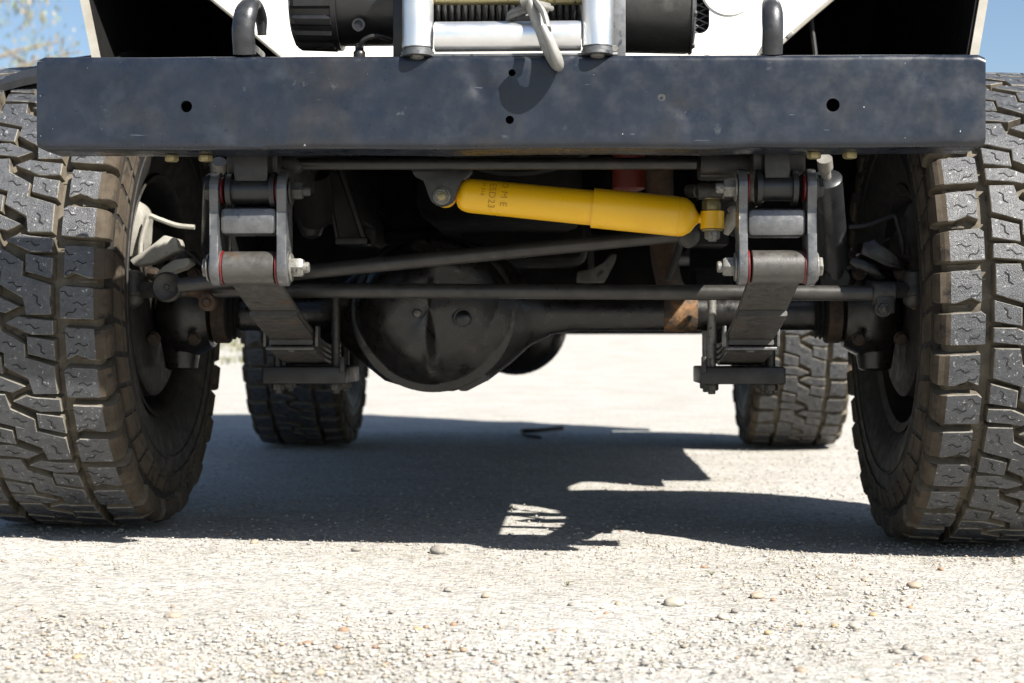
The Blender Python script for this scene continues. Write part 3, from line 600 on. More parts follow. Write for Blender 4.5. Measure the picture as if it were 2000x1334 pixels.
for side in (-1, 1):
    x0, x1, zl = shackle(side)
    zc = 0.3175; rE = 32*S(YS)
    def line(y):                                # underside of the main leaf from eye to axle and on to the rear eye
        t = (y-YS)/(0.6-YS)
        return zc+(zl-0.010-zc)*max(0, 1-t)**1.45 if t < 1 else zc+(0.16)*((y-0.6)/0.55)**1.6
    th = 0.0085
    def main_leaf(bm):
        a_lathe(bm, (x0, YS, zl), (1, 0, 0), [(0, rE-0.009), (0, rE-0.001), (0.001, rE), (x1-x0-0.001, rE), (x1-x0, rE-0.001), (x1-x0, rE-0.009)], 48)
        pth = [(YS-rE*math.sin(R(90-k*9))*1.0, zl-rE*math.cos(R(90-k*9))) for k in range(10)]
        ys = np.linspace(YS+0.028, 1.15, 40)
        z1 = line(YS+0.028)
        pth = [(YS-0.0015, zl-rE+0.0003)] + [(y, line(y)) for y in ys]
        leaf_sheet(bm, pth, x0, x1, th)
    sp = part('leaf_spring', 'leaf', T, main_leaf, 35)
    for k, (ya, yb) in enumerate(((0.255, 0.98), (0.405, 0.86), (0.432, 0.76))):
        part('leaf', 'leaf', sp, lambda bm: leaf_sheet(bm, [(y, line(y)-th*(k+1)-0.0006*(k+1)) for y in np.linspace(ya, yb, 20)], x0+0.0006*(k % 2), x1-0.0006*(k % 2), th), 35)
    # rebound clip round the pack
    yc = 0.410; zcl = line(yc)
    def clip(bm):
        xo, xi = x0-0.006, x1+0.006; zb = zcl-2*th-0.0095; zt_ = zcl+0.013
        for a, b in (((xo, zt_), (xo, zb+0.006)), ((xi, zt_), (xi, zb+0.006))):
            a_box(bm, (a[0], yc+0.004, (a[1]+b[1])/2), (0.005, 0.026, a[1]-b[1]), 0.0015)
        a_box(bm, ((xo+xi)/2, yc-0.002, zb+0.003), (xi-xo-0.006, 0.026, 0.005), 0.0015)
        a_lathe(bm, ((xo+xi)/2, yc-0.002, zb), (0, 0, -1), [(0, 0.009), (0.002, 0.009), (0.004, 0.004)], 16)
    part('rebound_clip', 'shackle' if side > 0 else 'leaf', sp, clip)
    xm = (x0+x1)/2
    pw = part('spring_plate', 'chassis', T, lambda bm: a_box(bm, (xm+0.0, 0.61, 0.2735), (0.142, 0.17, 0.029), 0.003))
    part('plate_lip', 'chassis', pw, lambda bm: a_box(bm, (xm-side*0.066, 0.525, 0.292), (0.008, 0.012, 0.028), 0.002))
    for sx in (-1, 1):
        for yy in (0.555, 0.665):
            part('u_bolt', 'boltsteel' if (side > 0 and sx < 0) else 'darkbolt', pw, lambda bm: a_cyl(bm, (xm+sx*0.050, yy, 0.25), (xm+sx*0.050, yy, 0.42), 0.0075, 14))  # brighter steel on one inner pair paints in the sunlight falling there
            part('nut', 'darkbolt', pw, lambda bm: a_hex(bm, (xm+sx*0.050, yy, 0.2585), (0, 0, -1), 0.0115, 0.011, 0, 0.006))
    part('bump_stop', 'rubber', T, lambda bm: a_lathe(bm, (xm, 0.6, 0.575), (0, 0, -1), [(0, 0.03), (0.03, 0.028), (0.06, 0.016), (0.065, 0.004)], 20))

# ---- steering damper
YD = 0.205
A, B, E = P(892, 379.5, YD), P(1157, 406, YD), P(1366, 427, YD); ax = (E-A).normalized(); sc = S(YD)
def d1(bm):
    L = (B-A).length+0.03
    a_lathe(bm, A, ax, [(0, 0.006), (0.001, 16*sc), (0.004, 25*sc), (0.010, 30.5*sc), (0.017, 33*sc), (0.020, 33.2*sc), (0.0205, 33.6*sc), (L, 34.5*sc)], 64)
dm = part('steering_damper', 'yellow', T, d1)
def d2(bm):
    L = (E-B).length-0.005
    a_lathe(bm, B, ax, [(0, 34.7*sc), (0, 39*sc), (L-0.028, 39*sc), (L-0.0275, 38.2*sc), (L-0.026, 38.2*sc), (L-0.0255, 39*sc), (L-0.016, 37*sc), (L-0.006, 28*sc), (L, 15*sc), (L+0.004, 9*sc), (L+0.012, 8*sc)], 64)
part('outer_sleeve', 'yellow', dm, d2)
ec = P(1391, 430, YD)
part('rear_eye', 'yellow', dm, lambda bm: a_lathe(bm, ec+Vector((0, 0, 17*sc)), (0, 0, -1), [(0, 0.011), (0, 23*sc), (34*sc, 23*sc), (34*sc, 0.011)], 40))
part('washer', 'zinc', dm, lambda bm: a_cyl(bm, ec+Vector((0, 0, -17.5*sc)), ec+Vector((0, 0, -21*sc)), 21*sc, 24))
part('nut', 'boltsteel', dm, lambda bm: a_hex(bm, ec+Vector((0, 0, -21.5*sc)), (0, 0, -1), 15*sc, 16*sc, 0, 4*sc))
part('nut', 'zinc', dm, lambda bm: a_hex(bm, ec+Vector((-2*sc, 0, 19*sc)), (0, 0, 1), 18*sc, 20*sc, 0, 0))
part('washer', 'zinc', dm, lambda bm: a_cyl(bm, ec+Vector((-2*sc, 0, 39.5*sc)), ec+Vector((-2*sc, 0, 42.5*sc)), 20*sc, 24))
def letters(txt, along, size, phi0, step):
    """stamped characters laid round the damper body, reading down across it"""
    cu = bpy.data.curves.new('txt', 'FONT'); cu.body = txt; cu.size = size; cu.resolution_u = 2; cu.align_x = 'LEFT'; cu.space_character = step
    to = bpy.data.objects.new('txt', cu); C.objects.link(to)
    bpy.context.view_layer.update(); dg = bpy.context.evaluated_depsgraph_get()
    me = bpy.data.meshes.new_from_object(to.evaluated_get(dg)); bpy.data.objects.remove(to)
    bm = bmesh.new(); bm.from_mesh(me); r = 34.4*sc
    bmesh.ops.subdivide_edges(bm, edges=[e for e in bm.edges if e.calc_length() > 0.003], cuts=1)
    up = (Vector((0, 0, 1))-ax*ax.z).normalized(); fwd = ax.cross(up).normalized()
    if fwd.y > 0: fwd = -fwd
    for v in bm.verts:
        phi = phi0-v.co.x/r; h = v.co.y
        v.co = A+ax*(along+h)+(up*math.sin(phi)+fwd*math.cos(phi))*(r+0.0004)
    o = finish('stamped_lettering', bm, 'print', dm, 0); o.data.name = 'stamped_lettering'
letters('O M E', P(985, 0, YD).x-A.x-0.004, 0.0145, R(58), 1.05)
letters('ESD23', P(962, 0, YD).x-A.x-0.004, 0.0145, R(48), 1.05)
letters('M 016', P(945, 0, YD).x-A.x-0.003, 0.0085, R(46), 1.0)
br = part('damper_bracket', 'hanger', T, lambda bm: a_prism(bm, [P(x, y, 0.175) for x, y in ((806, 330), (922, 330), (922, 340), (912, 350), (900, 352), (893, 372), (890, 386), (884, 396), (874, 402), (863, 404), (852, 401), (843, 394), (836, 380), (828, 352), (812, 346), (806, 338))], (0, 0.006, 0), 0.001), 30)
part('bracket_foot', 'chassis', br, lambda bm: a_box(bm, (P(864, 334, 0.19).x, 0.20, zr(332, 0.19)), (0.088, 0.045, 0.006), 0.001))
part('bracket_nut', 'boltsteel', br, lambda bm: a_hex(bm, P(863, 383, 0.1745), (0, -1, 0), 15*S(.175), 0.011, 17*S(.175), 0.005))
part('bracket_nut_end', 'zinc', br, lambda bm: a_lathe(bm, P(863, 384, 0.1595), (0, -1, 0), [(0, 0.0058), (0.004, 0.0058), (0.0045, 0.005)], 16))
part('front_eye', 'yellow', dm, lambda bm: a_lathe(bm, P(866, 379, 0.183), (0, 1, 0), [(0, 0.01), (0, 0.017), (0.04, 0.017), (0.04, 0.01)], 28))

# ---- relay arm, drag link, tie rod
part('relay_arm', 'darkbolt', T, lambda bm: [a_cyl(bm, P(1362, 374, 0.20), P(1411, 374, 0.20), 0.0125, 28), a_cyl(bm, P(1345, 372, 0.22), P(1366, 374, 0.20), 0.010, 20), a_box(bm, P(1400, 330, 0.20), (0.055, 0.05, 0.030), 0.005)])
part('relay_bolt', 'boltsteel', T, lambda bm: a_hex(bm, P(1411, 372, 0.19), (1, 0, 0), 0.011, 0.018, 0.0125))
part('frame_bracket', 'chassis', T, lambda bm: [a_box(bm, P(1425, 322, 0.17), (0.09, 0.06, 0.028), 0.005), a_box(bm, P(1512, 326, 0.14), (0.052, 0.04, 0.026), 0.004)])
part('grease_cloth', 'castpale', T, lambda bm: a_tube(bm, [P(1424, 405, 0.23), P(1432, 415, 0.23), P(1427, 435, 0.235), P(1418, 458, 0.24)], 0.008, 10, rfun=lambda t: 0.5+0.7*math.sin(PI*t)))
dl = part('drag_link', 'rod', T, lambda bm: [a_tube(bm, [P(350, 558, 0.36), P(590, 532, 0.36), P(900, 501, 0.36), P(1270, 464, 0.36), P(1345, 456, 0.36)], 0.0118, 20)])
part('ball_joint', 'darkbolt', dl, lambda bm: a_lathe(bm, P(1345, 462, 0.355), (0, -1, 0), [(-0.02, 0.017), (0.012, 0.017), (0.016, 0.012), (0.017, 0.004)], 28))
tr = part('tie_rod', 'rod', T, lambda bm: a_cyl(bm, P(350, 566, 0.40), P(1712, 573, 0.40), 0.0122, 28))
for px in (1725,):
    def cl(bm):
        c = P(px, 572, 0.40); a_lathe(bm, c-Vector((0.018, 0, 0)), (1, 0, 0), cyl_prof(0.036, 0.0185, 0.002), 28)
        a_box(bm, P(px+2, 594, 0.395), (0.030, 0.026, 0.030), 0.004)
        a_hex(bm, P(px, 603, 0.382), (0, -1, 0), 0.010, 0.008, 0.0135, 0.004)
    part('clamp', 'darkbolt', tr, cl)
for px, m in ((258, 'darkbolt'), (1786, 'darkbolt')):
    def tj(bm):
        c = P(px, 566, 0.42)
        a_lathe(bm, c+Vector((0, 0, 0.032)), (0, 0, -1), [(0, 0.010), (0.004, 0.017), (0.016, 0.020), (0.030, 0.021), (0.034, 0.0235), (0.040, 0.0235), (0.043, 0.019), (0.052, 0.018), (0.058, 0.012), (0.062, 0.005)], 28)
        a_cyl(bm, c, (P(px+(80 if px < 1000 else -60), 566, 0.40)), 0.013, 20)
    part('tie_rod_end', m, tr, tj)
part('grease_nipple', 'zinc', tr, lambda bm: a_cyl(bm, P(258, 594, 0.42), P(258, 602, 0.42), 0.004, 10)); part('grease_nipple', 'zinc', tr, lambda bm: a_cyl(bm, P(1786, 596, 0.42), P(1786, 604, 0.42), 0.004, 10))
# round joint facing forward beside the knuckle
part('drag_link_end', 'darkbolt', dl, lambda bm: a_lathe(bm, P(329, 561, 0.385), (0, -1, 0), [(-0.03, 0.018), (0, 0.021), (0.004, 0.0245), (0.012, 0.0245), (0.016, 0.021), (0.0145, 0.019), (0.012, 0.012), (0.0115, 0.005), (0.014, 0.004), (0.0145, 0.001)], 40))
part('adjuster_lug', 'rust', dl, lambda bm: [a_tube(bm, [P(368, 562, 0.38), P(392, 570, 0.38), P(408, 590, 0.37)], 0.012, 12), a_lathe(bm, P(408, 591, 0.375), (0, -1, 0), [(0, 0.014), (0.014, 0.0135), (0.016, 0.008), (0.015, 0.007), (0.02, 0.005)], 24)])

# ---- front axle
ZA = 0.386; YA = 0.62
dxc = P(840, 600, 0.5).x
def flat_y(q): q.y = YA+(q.y-YA)*0.80; return q
def axle_body(bm):
    a_lathe(bm, (-0.585, YA, ZA-0.006), (1, 0, 0), [(0, 0.030), (0.585+dxc-0.215, 0.031), (0.585+dxc-0.18, 0.040), (0.585+dxc-0.14, 0.078), (0.585+dxc-0.09, 0.118), (0.585+dxc-0.03, 0.136), (0.585+dxc+0.03, 0.136),
        (0.585+dxc+0.09, 0.118), (0.585+dxc+0.13, 0.088), (0.585+dxc+0.165, 0.056), (0.585+dxc+0.20, 0.038), (0.585+dxc+0.235, 0.031), (1.17, 0.030)], 40, True, flat_y)
fa = part('front_axle', 'axle', T, axle_body)
part('rusty_sleeve', 'orangerust', fa, lambda bm: a_lathe(bm, (P(1296, 617, 0.60).x, YA, ZA-0.006), (1, 0, 0), [(0, 0.029), (0.002, 0.0322), (0.055, 0.0325), (0.062, 0.029)], 40, True, flat_y))
def cover(bm):
    prof = [(0.05, 0.139), (0.052, 0.142), (0.064, 0.142), (0.066, 0.139), (0.066, 0.129), (0.074, 0.125), (0.10, 0.112), (0.13, 0.090), (0.146, 0.068), (0.150, 0.045), (0.151, 0.0005)]
    seg = 72; rings = []
    for t, r in prof:
        ring = []
        for i in range(seg):
            a = 2*PI*i/seg; q = r*(1-0.10*max(0, math.sin(a))**2) if t < 0.07 else r
            x = q*math.cos(a); z = q*math.sin(a); y = YA-t+(0.015*max(0, math.sin(a)) if t < 0.07 else 0)
            if t > 0.066:                       # the stepped pressing: the half beside the plug sits back behind a vertical ridge
                k = 1/(1+math.exp(-(x-0.002)/0.005)); k2 = 1/(1+math.exp((z-0.065)/0.01)); y += 0.034*k*k2*min(1, (t-0.066)/0.06)
                y += 0.012*math.exp(-((x+0.07)**2+(z+0.06)**2)/0.0012)
            ring.append(bm.verts.new((dxc+x, y, ZA+z)))
        rings.append(ring)
    for a, b in zip(rings, rings[1:]):
        for i in range(seg): bm.faces.new((a[i], a[(i+1) % seg], b[(i+1) % seg], b[i]))
    bm.faces.new(rings[-1])
dc = part('differential_cover', 'axle', fa, cover, 50)
part('filler_plug', 'axle', dc, lambda bm: a_lathe(bm, (P(905, 622, 0.50).x, 0.503, P(905, 622, 0.50).z), (0, -1, 0), [(0, 0.0165), (0.004, 0.0165), (0.004, 0.0135), (0.012, 0.0125), (0.014, 0.010)], 24))
part('weld_mark', 'leaf', dc, lambda bm: a_lathe(bm, P(815, 612, 0.468), (0, -1, 0), [(-0.003, 0.008), (0.002, 0.006), (0.003, 0.001)], 10))
part('drain_tab', 'axle', dc, lambda bm: a_prism(bm, [P(x, y, 0.56) for x, y in ((880, 752), (900, 764), (912, 764), (955, 742), (950, 730), (930, 722))], (0, 0.03, 0), 0.002))
for s in (-1, 1):
    kn = part('steering_knuckle', 'axle', T, lambda bm: [a_lathe(bm, (s*0.545, YA, ZA), (s, 0, 0), [(0, 0.045), (0.004, 0.065), (0.03, 0.080), (0.06, 0.082), (0.085, 0.07), (0.10, 0.045)], 36),
        a_lathe(bm, (s*0.605, YA-0.005, ZA-0.135), (0, 0, 1), [(0.03, 0.022), (0.034, 0.028), (0.06, 0.032), (0.09, 0.038), (0.18, 0.038), (0.215, 0.032), (0.235, 0.028), (0.238, 0.02)], 28)])
    for bx, bz in ((0.565, -0.05), (0.635, -0.05), (0.565, 0.06), (0.635, 0.06)):
        part('knuckle_bolt', 'rustaxle', kn, lambda bm: a_hex(bm, (s*bx, YA-0.075, ZA+bz), (0, -1, 0), 0.0095, 0.009, 0.012))
    part('axle_boot', 'rubber', kn, lambda bm: a_lathe(bm, (s*0.50, YA, ZA-0.006), (s, 0, 0), [(0, 0.036), (0.004, 0.044), (0.008, 0.038), (0.012, 0.046), (0.016, 0.04), (0.02, 0.047)], 28))
    part('brake_pipe', 'darkbolt', kn, lambda bm: a_tube(bm, [(s*0.50, YA-0.035, ZA+0.03), (s*0.54, YA-0.06, ZA+0.06), (s*0.58, YA-0.065, ZA+0.10), (s*0.62, YA-0.06, ZA+0.12)], 0.0028, 8))
    part('axle_flange', 'rustaxle', kn, lambda bm: a_cyl(bm, (s*0.52, YA, ZA-0.006), (s*0.545, YA, ZA-0.006), 0.052, 32))
    part('brake_shield', 'rim', kn, lambda bm: a_lathe(bm, (s*0.648, YA, ZA), (s, 0, 0), [(0, 0.06), (0, 0.142), (0.005, 0.150), (0.03, 0.152), (0.03, 0.06)], 56))
    part('brake_disc', 'rim', kn, lambda bm: a_lathe(bm, (s*0.69, YA, ZA), (s, 0, 0), [(0, 0.05), (0, 0.145), (0.022, 0.145), (0.022, 0.05)], 48))
    part('caliper', 'castpale' if s < 0 else 'rim', kn, lambda bm: a_prism(bm, [P(x if s < 0 else 2046-x, y, 0.48) for x, y in ((236, 380), (252, 386), (272, 398), (281, 418), (276, 440), (274, 470), (268, 500), (236, 505))], (0, 0.07, 0), 0.006))  # light painted in: pale on the sunlit left, dark right, next three too
    part('steering_arm', 'castpale' if s < 0 else 'axle', kn, lambda bm: a_prism(bm, [P(x if s < 0 else 2030-x, y+(0 if s < 0 else 8), 0.44) for x, y in ((252, 508), (292, 482), (320, 459), (345, 466), (349, 488), (330, 496), (300, 512), (262, 520))], (0, 0.05, 0), 0.003))
    part('lower_arm', 'castpale' if s < 0 else 'axle', kn, lambda bm: a_prism(bm, [P(x if s < 0 else 2030-x, y, 0.45) for x, y in ((298, 542), (318, 520), (340, 507), (368, 503), (372, 514), (356, 526), (330, 530), (306, 545))], (0, 0.04, 0), 0.003))
    part('brake_hose', 'castpale' if s < 0 else 'rubber', kn, lambda bm: a_tube(bm, [P(x if s < 0 else 2038-x, y, 0.47) for x, y in ((274, 496), (276, 470), (284, 440), (291, 422), (310, 428), (345, 440), (380, 444))], 0.0042, 8))
# shock absorbers
for s in (-1, 1):
    top = P(1610, 305, 0.33); top.x = s*abs(top.x); bot = P(1632, 545, 0.50); bot.x = s*abs(bot.x); d = (bot-top)
    sh = part('shock_absorber', 'shock', T, lambda bm: a_lathe(bm, top+d*0.16, d, [(0, 0.010), (0.001, 0.020), (0.004, 0.0245), (d.length*0.70, 0.0245), (d.length*0.72, 0.015), (d.length*0.84, 0.015)], 36))
    part('top_stud', 'alloy', sh, lambda bm: a_lathe(bm, top+d*0.02, d, [(0, 0.012), (0.018, 0.012), (0.020, 0.008), (d.length*0.16, 0.008)], 20))
    part('lower_bush', 'rubber', sh, lambda bm: a_lathe(bm, bot-Vector((0, 0.018, 0)), (0, 1, 0), cyl_prof(0.036, 0.023, 0.003), 32))

# ---- engine and gearbox parts glimpsed behind
part('engine_sump', 'under', T, lambda bm: [a_box(bm, (-0.05, 1.0, 0.66), (0.30, 0.62, 0.22), 0.03), a_box(bm, (-0.02, 1.18, 0.54), (0.26, 0.30, 0.10), 0.03)])
part('oil_filter', 'enginered', T, lambda bm: a_lathe(bm, P(1228, 290, 0.62), (0, 0, -1), [(0, 0.028), (0.05, 0.0285), (0.07, 0.0285), (0.074, 0.02)], 28))
part('engine_mount', 'chassis', T, lambda bm: [a_tube(bm, [P(632, 330, 0.55), P(660, 470, 0.55)], 0.004, 6, n=1), a_tube(bm, [P(665, 330, 0.56), P(715, 478, 0.56)], 0.006, 6, n=1), a_box(bm, P(690, 472, 0.57), (0.055, 0.05, 0.012), 0.002), a_prism(bm, [P(x, y, 0.60) for x, y in ((632, 330), (665, 330), (715, 478), (660, 470))], (0, 0.01, 0))])
part('steering_box', 'under', T, lambda bm: a_lathe(bm, P(608, 340, 0.45), (0, 0.6, -1), [(0, 0.03), (0.06, 0.034), (0.09, 0.024)], 24))
part('bell_housing', 'alloy', T, lambda bm: [a_prism(bm, [P(x, y, 1.25) for x, y in ((1125, 551), (1128, 530), (1160, 524), (1182, 516), (1188, 497), (1204, 495), (1202, 510), (1192, 530), (1180, 551))], (0, 0.05, 0), 0.004), a_tube(bm, [P(1030, 515, 1.22), P(1090, 514, 1.22), P(1132, 508, 1.22), P(1140, 490, 1.22)], 0.008, 8)])
part('brake_pipe', 'rubber', T, lambda bm: a_tube(bm, [P(1330, 470, 0.5), P(1322, 500, 0.5), P(1305, 548, 0.5)], 0.006, 8))

# ---- rear axle
part('rear_axle', 'axle', T, lambda bm: [a_cyl(bm, (-0.62, 2.885, 0.39), (0.62, 2.885, 0.39), 0.036, 28), a_lathe(bm, (-0.10, 2.74, 0.39), (0, 1, 0), [(0, 0.06), (0.02, 0.12), (0.08, 0.165), (0.18, 0.165), (0.27, 0.11), (0.29, 0.03)], 40)])
for s in (-1, 1):
    part('rear_spring', 'leaf', T, lambda bm: [leaf_sheet(bm, [(y, 0.47-0.10*math.cos((y-2.885)/0.62*1.4)+0.0095*k) for y in np.linspace(2.885-0.6+0.1*k, 2.885+0.6-0.1*k, 24)], s*0.40-0.035, s*0.40+0.035, 0.008) for k in range(4)])

# ------------------------------------------------------------------ wheels with moulded tread
RT = 0.402; NP = 20; PIT = 2*PI*RT/NP; HB = 0.5*0.128           # half of the centre band
def surf(s, h):
    """profile across the tyre: s metres from the centre plane, h above the surface"""
    sg = 1 if s >= 0 else -1; a = abs(s)
    if a <= 0.119: return s, RT-0.004*(a/0.119)**2+h
    rr = 0.024; ph = min((a-0.119)/rr, 1.25); ex = max(0, (a-0.119)-1.25*rr)
    x = 0.119+rr*math.sin(ph); r = RT-0.004-rr*(1-math.cos(ph))
    x += ex*math.cos(1.25)*0.12; r -= ex
    return sg*(x+h*math.sin(ph)), r+h*math.cos(ph)
def tp(s, v, h):
    x, r = surf(s, h); b = -v/RT
    return Vector((x, -r*math.cos(b), r*math.sin(b)))
DEP = 0.0175
def zig(bm, s, v, L, ang, w_=0.0008):
    """a zigzag sipe of three strokes, dark ribbons on the block face painting the shade of the cut"""
    pts = [(-0.5, 0.06), (-0.2, -0.10), (0.18, 0.12), (0.5, -0.05)]
    ca, sa = math.cos(ang), math.sin(ang); q = [(s+L*(x*ca-y*sa), v+L*(x*sa+y*ca)) for x, y in pts]
    for (a, b), (c, d) in zip(q, q[1:]):
        t = Vector((c-a, d-b)).normalized(); n = Vector((-t.y, t.x))*w_
        f = bm.faces.new([bm.verts.new(tp(x, y, 0.00035)) for x, y in ((a-n.x, b-n.y), (c-n.x, d-n.y), (c+n.x, d+n.y), (a+n.x, b+n.y))]); f.material_index = 2
def poly_block(poly, sipes):
    bm = bmesh.new(); P2 = [((u-0.5)*2*HB*0.97, v*PIT) for u, v in poly]
    cx = sum(p[0] for p in P2)/len(P2); cy = sum(p[1] for p in P2)/len(P2)
    def off(p, k):
        d = Vector((p[0]-cx, p[1]-cy)); L = d.length; d = d*((L+k)/L); return cx+d.x, cy+d.y
    rings = [[bm.verts.new(tp(*off(p, k), h)) for p in P2] for k, h in ((0.0022, -DEP), (0.0, -0.0012), (-0.0014, 0.0))]
    n = len(P2)
    for a, b in zip(rings, rings[1:]):
        for i in range(n):
            f = bm.faces.new((a[i], a[(i+1) % n], b[(i+1) % n], b[i])); f.material_index = 1 if a is rings[0] else 4
    bm.faces.new(rings[-1])
    for s, v, L, an in sipes: zig(bm, (s-0.5)*2*HB*0.97, v*PIT, L, an)
    return bm
PA = [(0.02, 0.0), (0.32, 0.0), (0.36, 0.20), (0.64, 0.36), (0.63, 0.55), (0.02, 0.36)]
PB = [(0.0, 0.43), (0.33, 0.52), (0.33, 0.735), (0.0, 0.68)]
PC = [(0.0, 0.755), (0.27, 0.755), (0.59, 0.90), (0.42, 0.98), (0.30, 0.955), (0.0, 0.925)]
rot = lambda p: [(1-u, 1-v) for u, v in p]
SA = [(0.18, 0.17, 0.022, 1.1), (0.45, 0.36, 0.022, 0.35)]; SB = [(0.16, 0.58, 0.02, 1.1)]; SC = [(0.25, 0.86, 0.022, 0.3)]
rs = lambda q: [(1-s, 1-v, L, a) for s, v, L, a in q]
def shoulder(sg, v0, v1, notch):
    """shoulder lug from the outer groove down over the shoulder onto the sidewall"""
    bm = bmesh.new(); g = 0.0076; out_ = 0.004 if notch else 0.0
    st = [(HB+0.0100+(0.006 if notch else 0.0), 0), (HB+0.0165, 0), (0.095, 0), (0.116, 0), (0.124, 0), (0.131, 0), (0.138, out_), (0.145, out_), (0.152, out_), (0.160, out_-0.001), (0.172, out_-0.003)]
    top, base, mid = [], [], []
    n = len(st)
    for i, (s, h) in enumerate(st):
        k = i/(n-1); wv = g*(0.85+0.35*k); sk = 0.004*math.sin(k*3)
        a, b = v0+wv+sk+(0.006 if i == 0 else 0), v1-wv+sk-(0.0075 if (notch and i == 2) else 0)
        top.append([bm.verts.new(tp(sg*s, v, h)) for v in (a+0.0012, (a+b)/2, b-0.0012)])
        mid.append([bm.verts.new(tp(sg*s, v, h-0.0013)) for v in (a, b)])
        base.append([bm.verts.new(tp(sg*s, v, h-DEP)) for v in (a-0.0016, b+0.0016)])
    for i in range(n-1):
        mi = 0 if st[i][0] < 0.123 else 3
        for j in (0, 1): bm.faces.new((top[i][j], top[i][j+1], top[i+1][j+1], top[i+1][j])).material_index = mi
        bm.faces.new((mid[i][0], top[i][0], top[i+1][0], mid[i+1][0])).material_index = 4 if mi == 0 else mi
        bm.faces.new((top[i][2], mid[i][1], mid[i+1][1], top[i+1][2])).material_index = 4 if mi == 0 else mi
        bm.faces.new((base[i][0], mid[i][0], mid[i+1][0], base[i+1][0])).material_index = 1
        bm.faces.new((mid[i][1], base[i][1], base[i+1][1], mid[i+1][1])).material_index = 1
    for e in (0, -1):
        f = bm.faces.new((base[e][0], mid[e][0], top[e][0], top[e][1], top[e][2], mid[e][1], base[e][1])); f.material_index = 1
    vc = (v0+v1)/2
    zig(bm, sg*0.084, vc-0.012, 0.020, 0.45); zig(bm, sg*0.104, vc+0.003, 0.020, 0.1); zig(bm, sg*0.090, vc+0.016, 0.020, -0.5)
    # low bar in the gap and slanted sidewall rib
    s0, s1, vg = 0.098, 0.135, v1+0.0005
    q = [bm.verts.new(tp(sg*s, v, h)) for s, v, h in ((s0, vg-0.002, -DEP+0.004), (s1, vg-0.002, -DEP+0.004), (s1, vg+0.002, -DEP+0.004), (s0, vg+0.002, -DEP+0.004))]
    bm.faces.new(q).material_index = 1
    rr_ = [bm.verts.new(Vector((sg*x, -r*math.cos(b), r*math.sin(b)))) for x, r, v in ((0.138, 0.345, v0+0.008), (0.138, 0.345, v1-0.003), (0.1435, 0.312, v1+0.012), (0.1435, 0.312, v0+0.024)) for b in (-v/RT,)]
    r2 = [bm.verts.new(v.co+Vector((sg*0.0035, 0, 0))) for v in rr_]
    for i in range(4): bm.faces.new((rr_[i], rr_[(i+1) % 4], r2[(i+1) % 4], r2[i])).material_index = 3
    bm.faces.new(r2).material_index = 3
    return bm
def mesh_of(bm):
    bmesh.ops.recalc_face_normals(bm, faces=bm.faces); me = bpy.data.meshes.new('tread_block'); bm.to_mesh(me); bm.free()
    for m in ('rubtop', 'rubside', 'sipe', 'rubmud', 'rubedge'): me.materials.append(M[m])
    return me
CELL = [poly_block(PA, SA), poly_block(PB, SB), poly_block(PC, SC), poly_block(rot(PA), rs(SA)), poly_block(rot(PB), rs(SB)), poly_block(rot(PC), rs(SC))]
for sg in (-1, 1):
    for k in range(2): CELL.append(shoulder(sg, k*PIT/2+(0.012 if sg > 0 else 0), (k+1)*PIT/2+(0.012 if sg > 0 else 0), k == 0))
CELL = [mesh_of(b) for b in CELL]
def tyre_mesh():
    bm = bmesh.new(); prof = []
    ss = [0.0, 0.03, 0.06, 0.09, 0.115, 0.125, 0.135, 0.145, 0.155, 0.165]
    half = [(surf(s, -DEP if s < 0.15 else -DEP*0.8)) for s in ss] + [(0.1415, 0.338), (0.143, 0.3235), (0.1455, 0.3225), (0.1455, 0.319), (0.1435, 0.318), (0.144, 0.30), (0.1430, 0.287), (0.1448, 0.286), (0.1448, 0.283), (0.1425, 0.282), (0.142, 0.278), (0.137, 0.255), (0.130, 0.235), (0.121, 0.221), (0.116, 0.213), (0.111, 0.206)]
    full = [(-x, r) for x, r in half[::-1]] + half[1:]
    seg = 144; rings = [[bm.verts.new((x, r*math.cos(2*PI*i/seg), r*math.sin(2*PI*i/seg))) for i in range(seg)] for x, r in full]
    for k, (a, b) in enumerate(zip(rings, rings[1:])):
        r_ = (full[k][1]+full[k+1][1])/2
        for i in range(seg): bm.faces.new((a[i], a[(i+1) % seg], b[(i+1) % seg], b[i])).material_index = 0 if r_ > 0.352 else 1
    for x_, r_ in ((0.153, 0.322), (0.1525, 0.282)):             # raised sidewall rings
        for sg in (-1, 1):
            bb = bmesh.new(); bb.free()
    return bm
def rim_mesh():
    bm = bmesh.new(); prof = [(-0.115, 0.2075), (-0.121, 0.214), (-0.124, 0.212), (-0.118, 0.203), (-0.100, 0.196), (-0.06, 0.190), (-0.03, 0.178), (0.02, 0.176), (0.06, 0.186), (0.115, 0.198), (0.121, 0.214), (0.116, 0.2075)]
    seg = 72; rings = [[bm.verts.new((x, r*math.cos(2*PI*i/seg), r*math.sin(2*PI*i/seg))) for i in range(seg)] for x, r in prof]
    for a, b in zip(rings, rings[1:]):
        for i in range(seg): bm.faces.new((a[i], a[(i+1) % seg], b[(i+1) % seg], b[i]))
    r0 = rings[7]; pr = None
    for x, r in ((0.03, 0.17), (0.045, 0.12), (0.03, 0.09), (0.03, 0.02)):
        ring = [bm.verts.new((x, r*math.cos(2*PI*i/seg), r*math.sin(2*PI*i/seg))) for i in range(seg)]
        if pr:
            for i in range(seg): bm.faces.new((pr[i], pr[(i+1) % seg], ring[(i+1) % seg], ring[i]))
        else:
            for i in range(seg): bm.faces.new((r0[i], r0[(i+1) % seg], ring[(i+1) % seg], ring[i]))
        pr = ring
    bm.faces.new(pr); return bm
TY = None
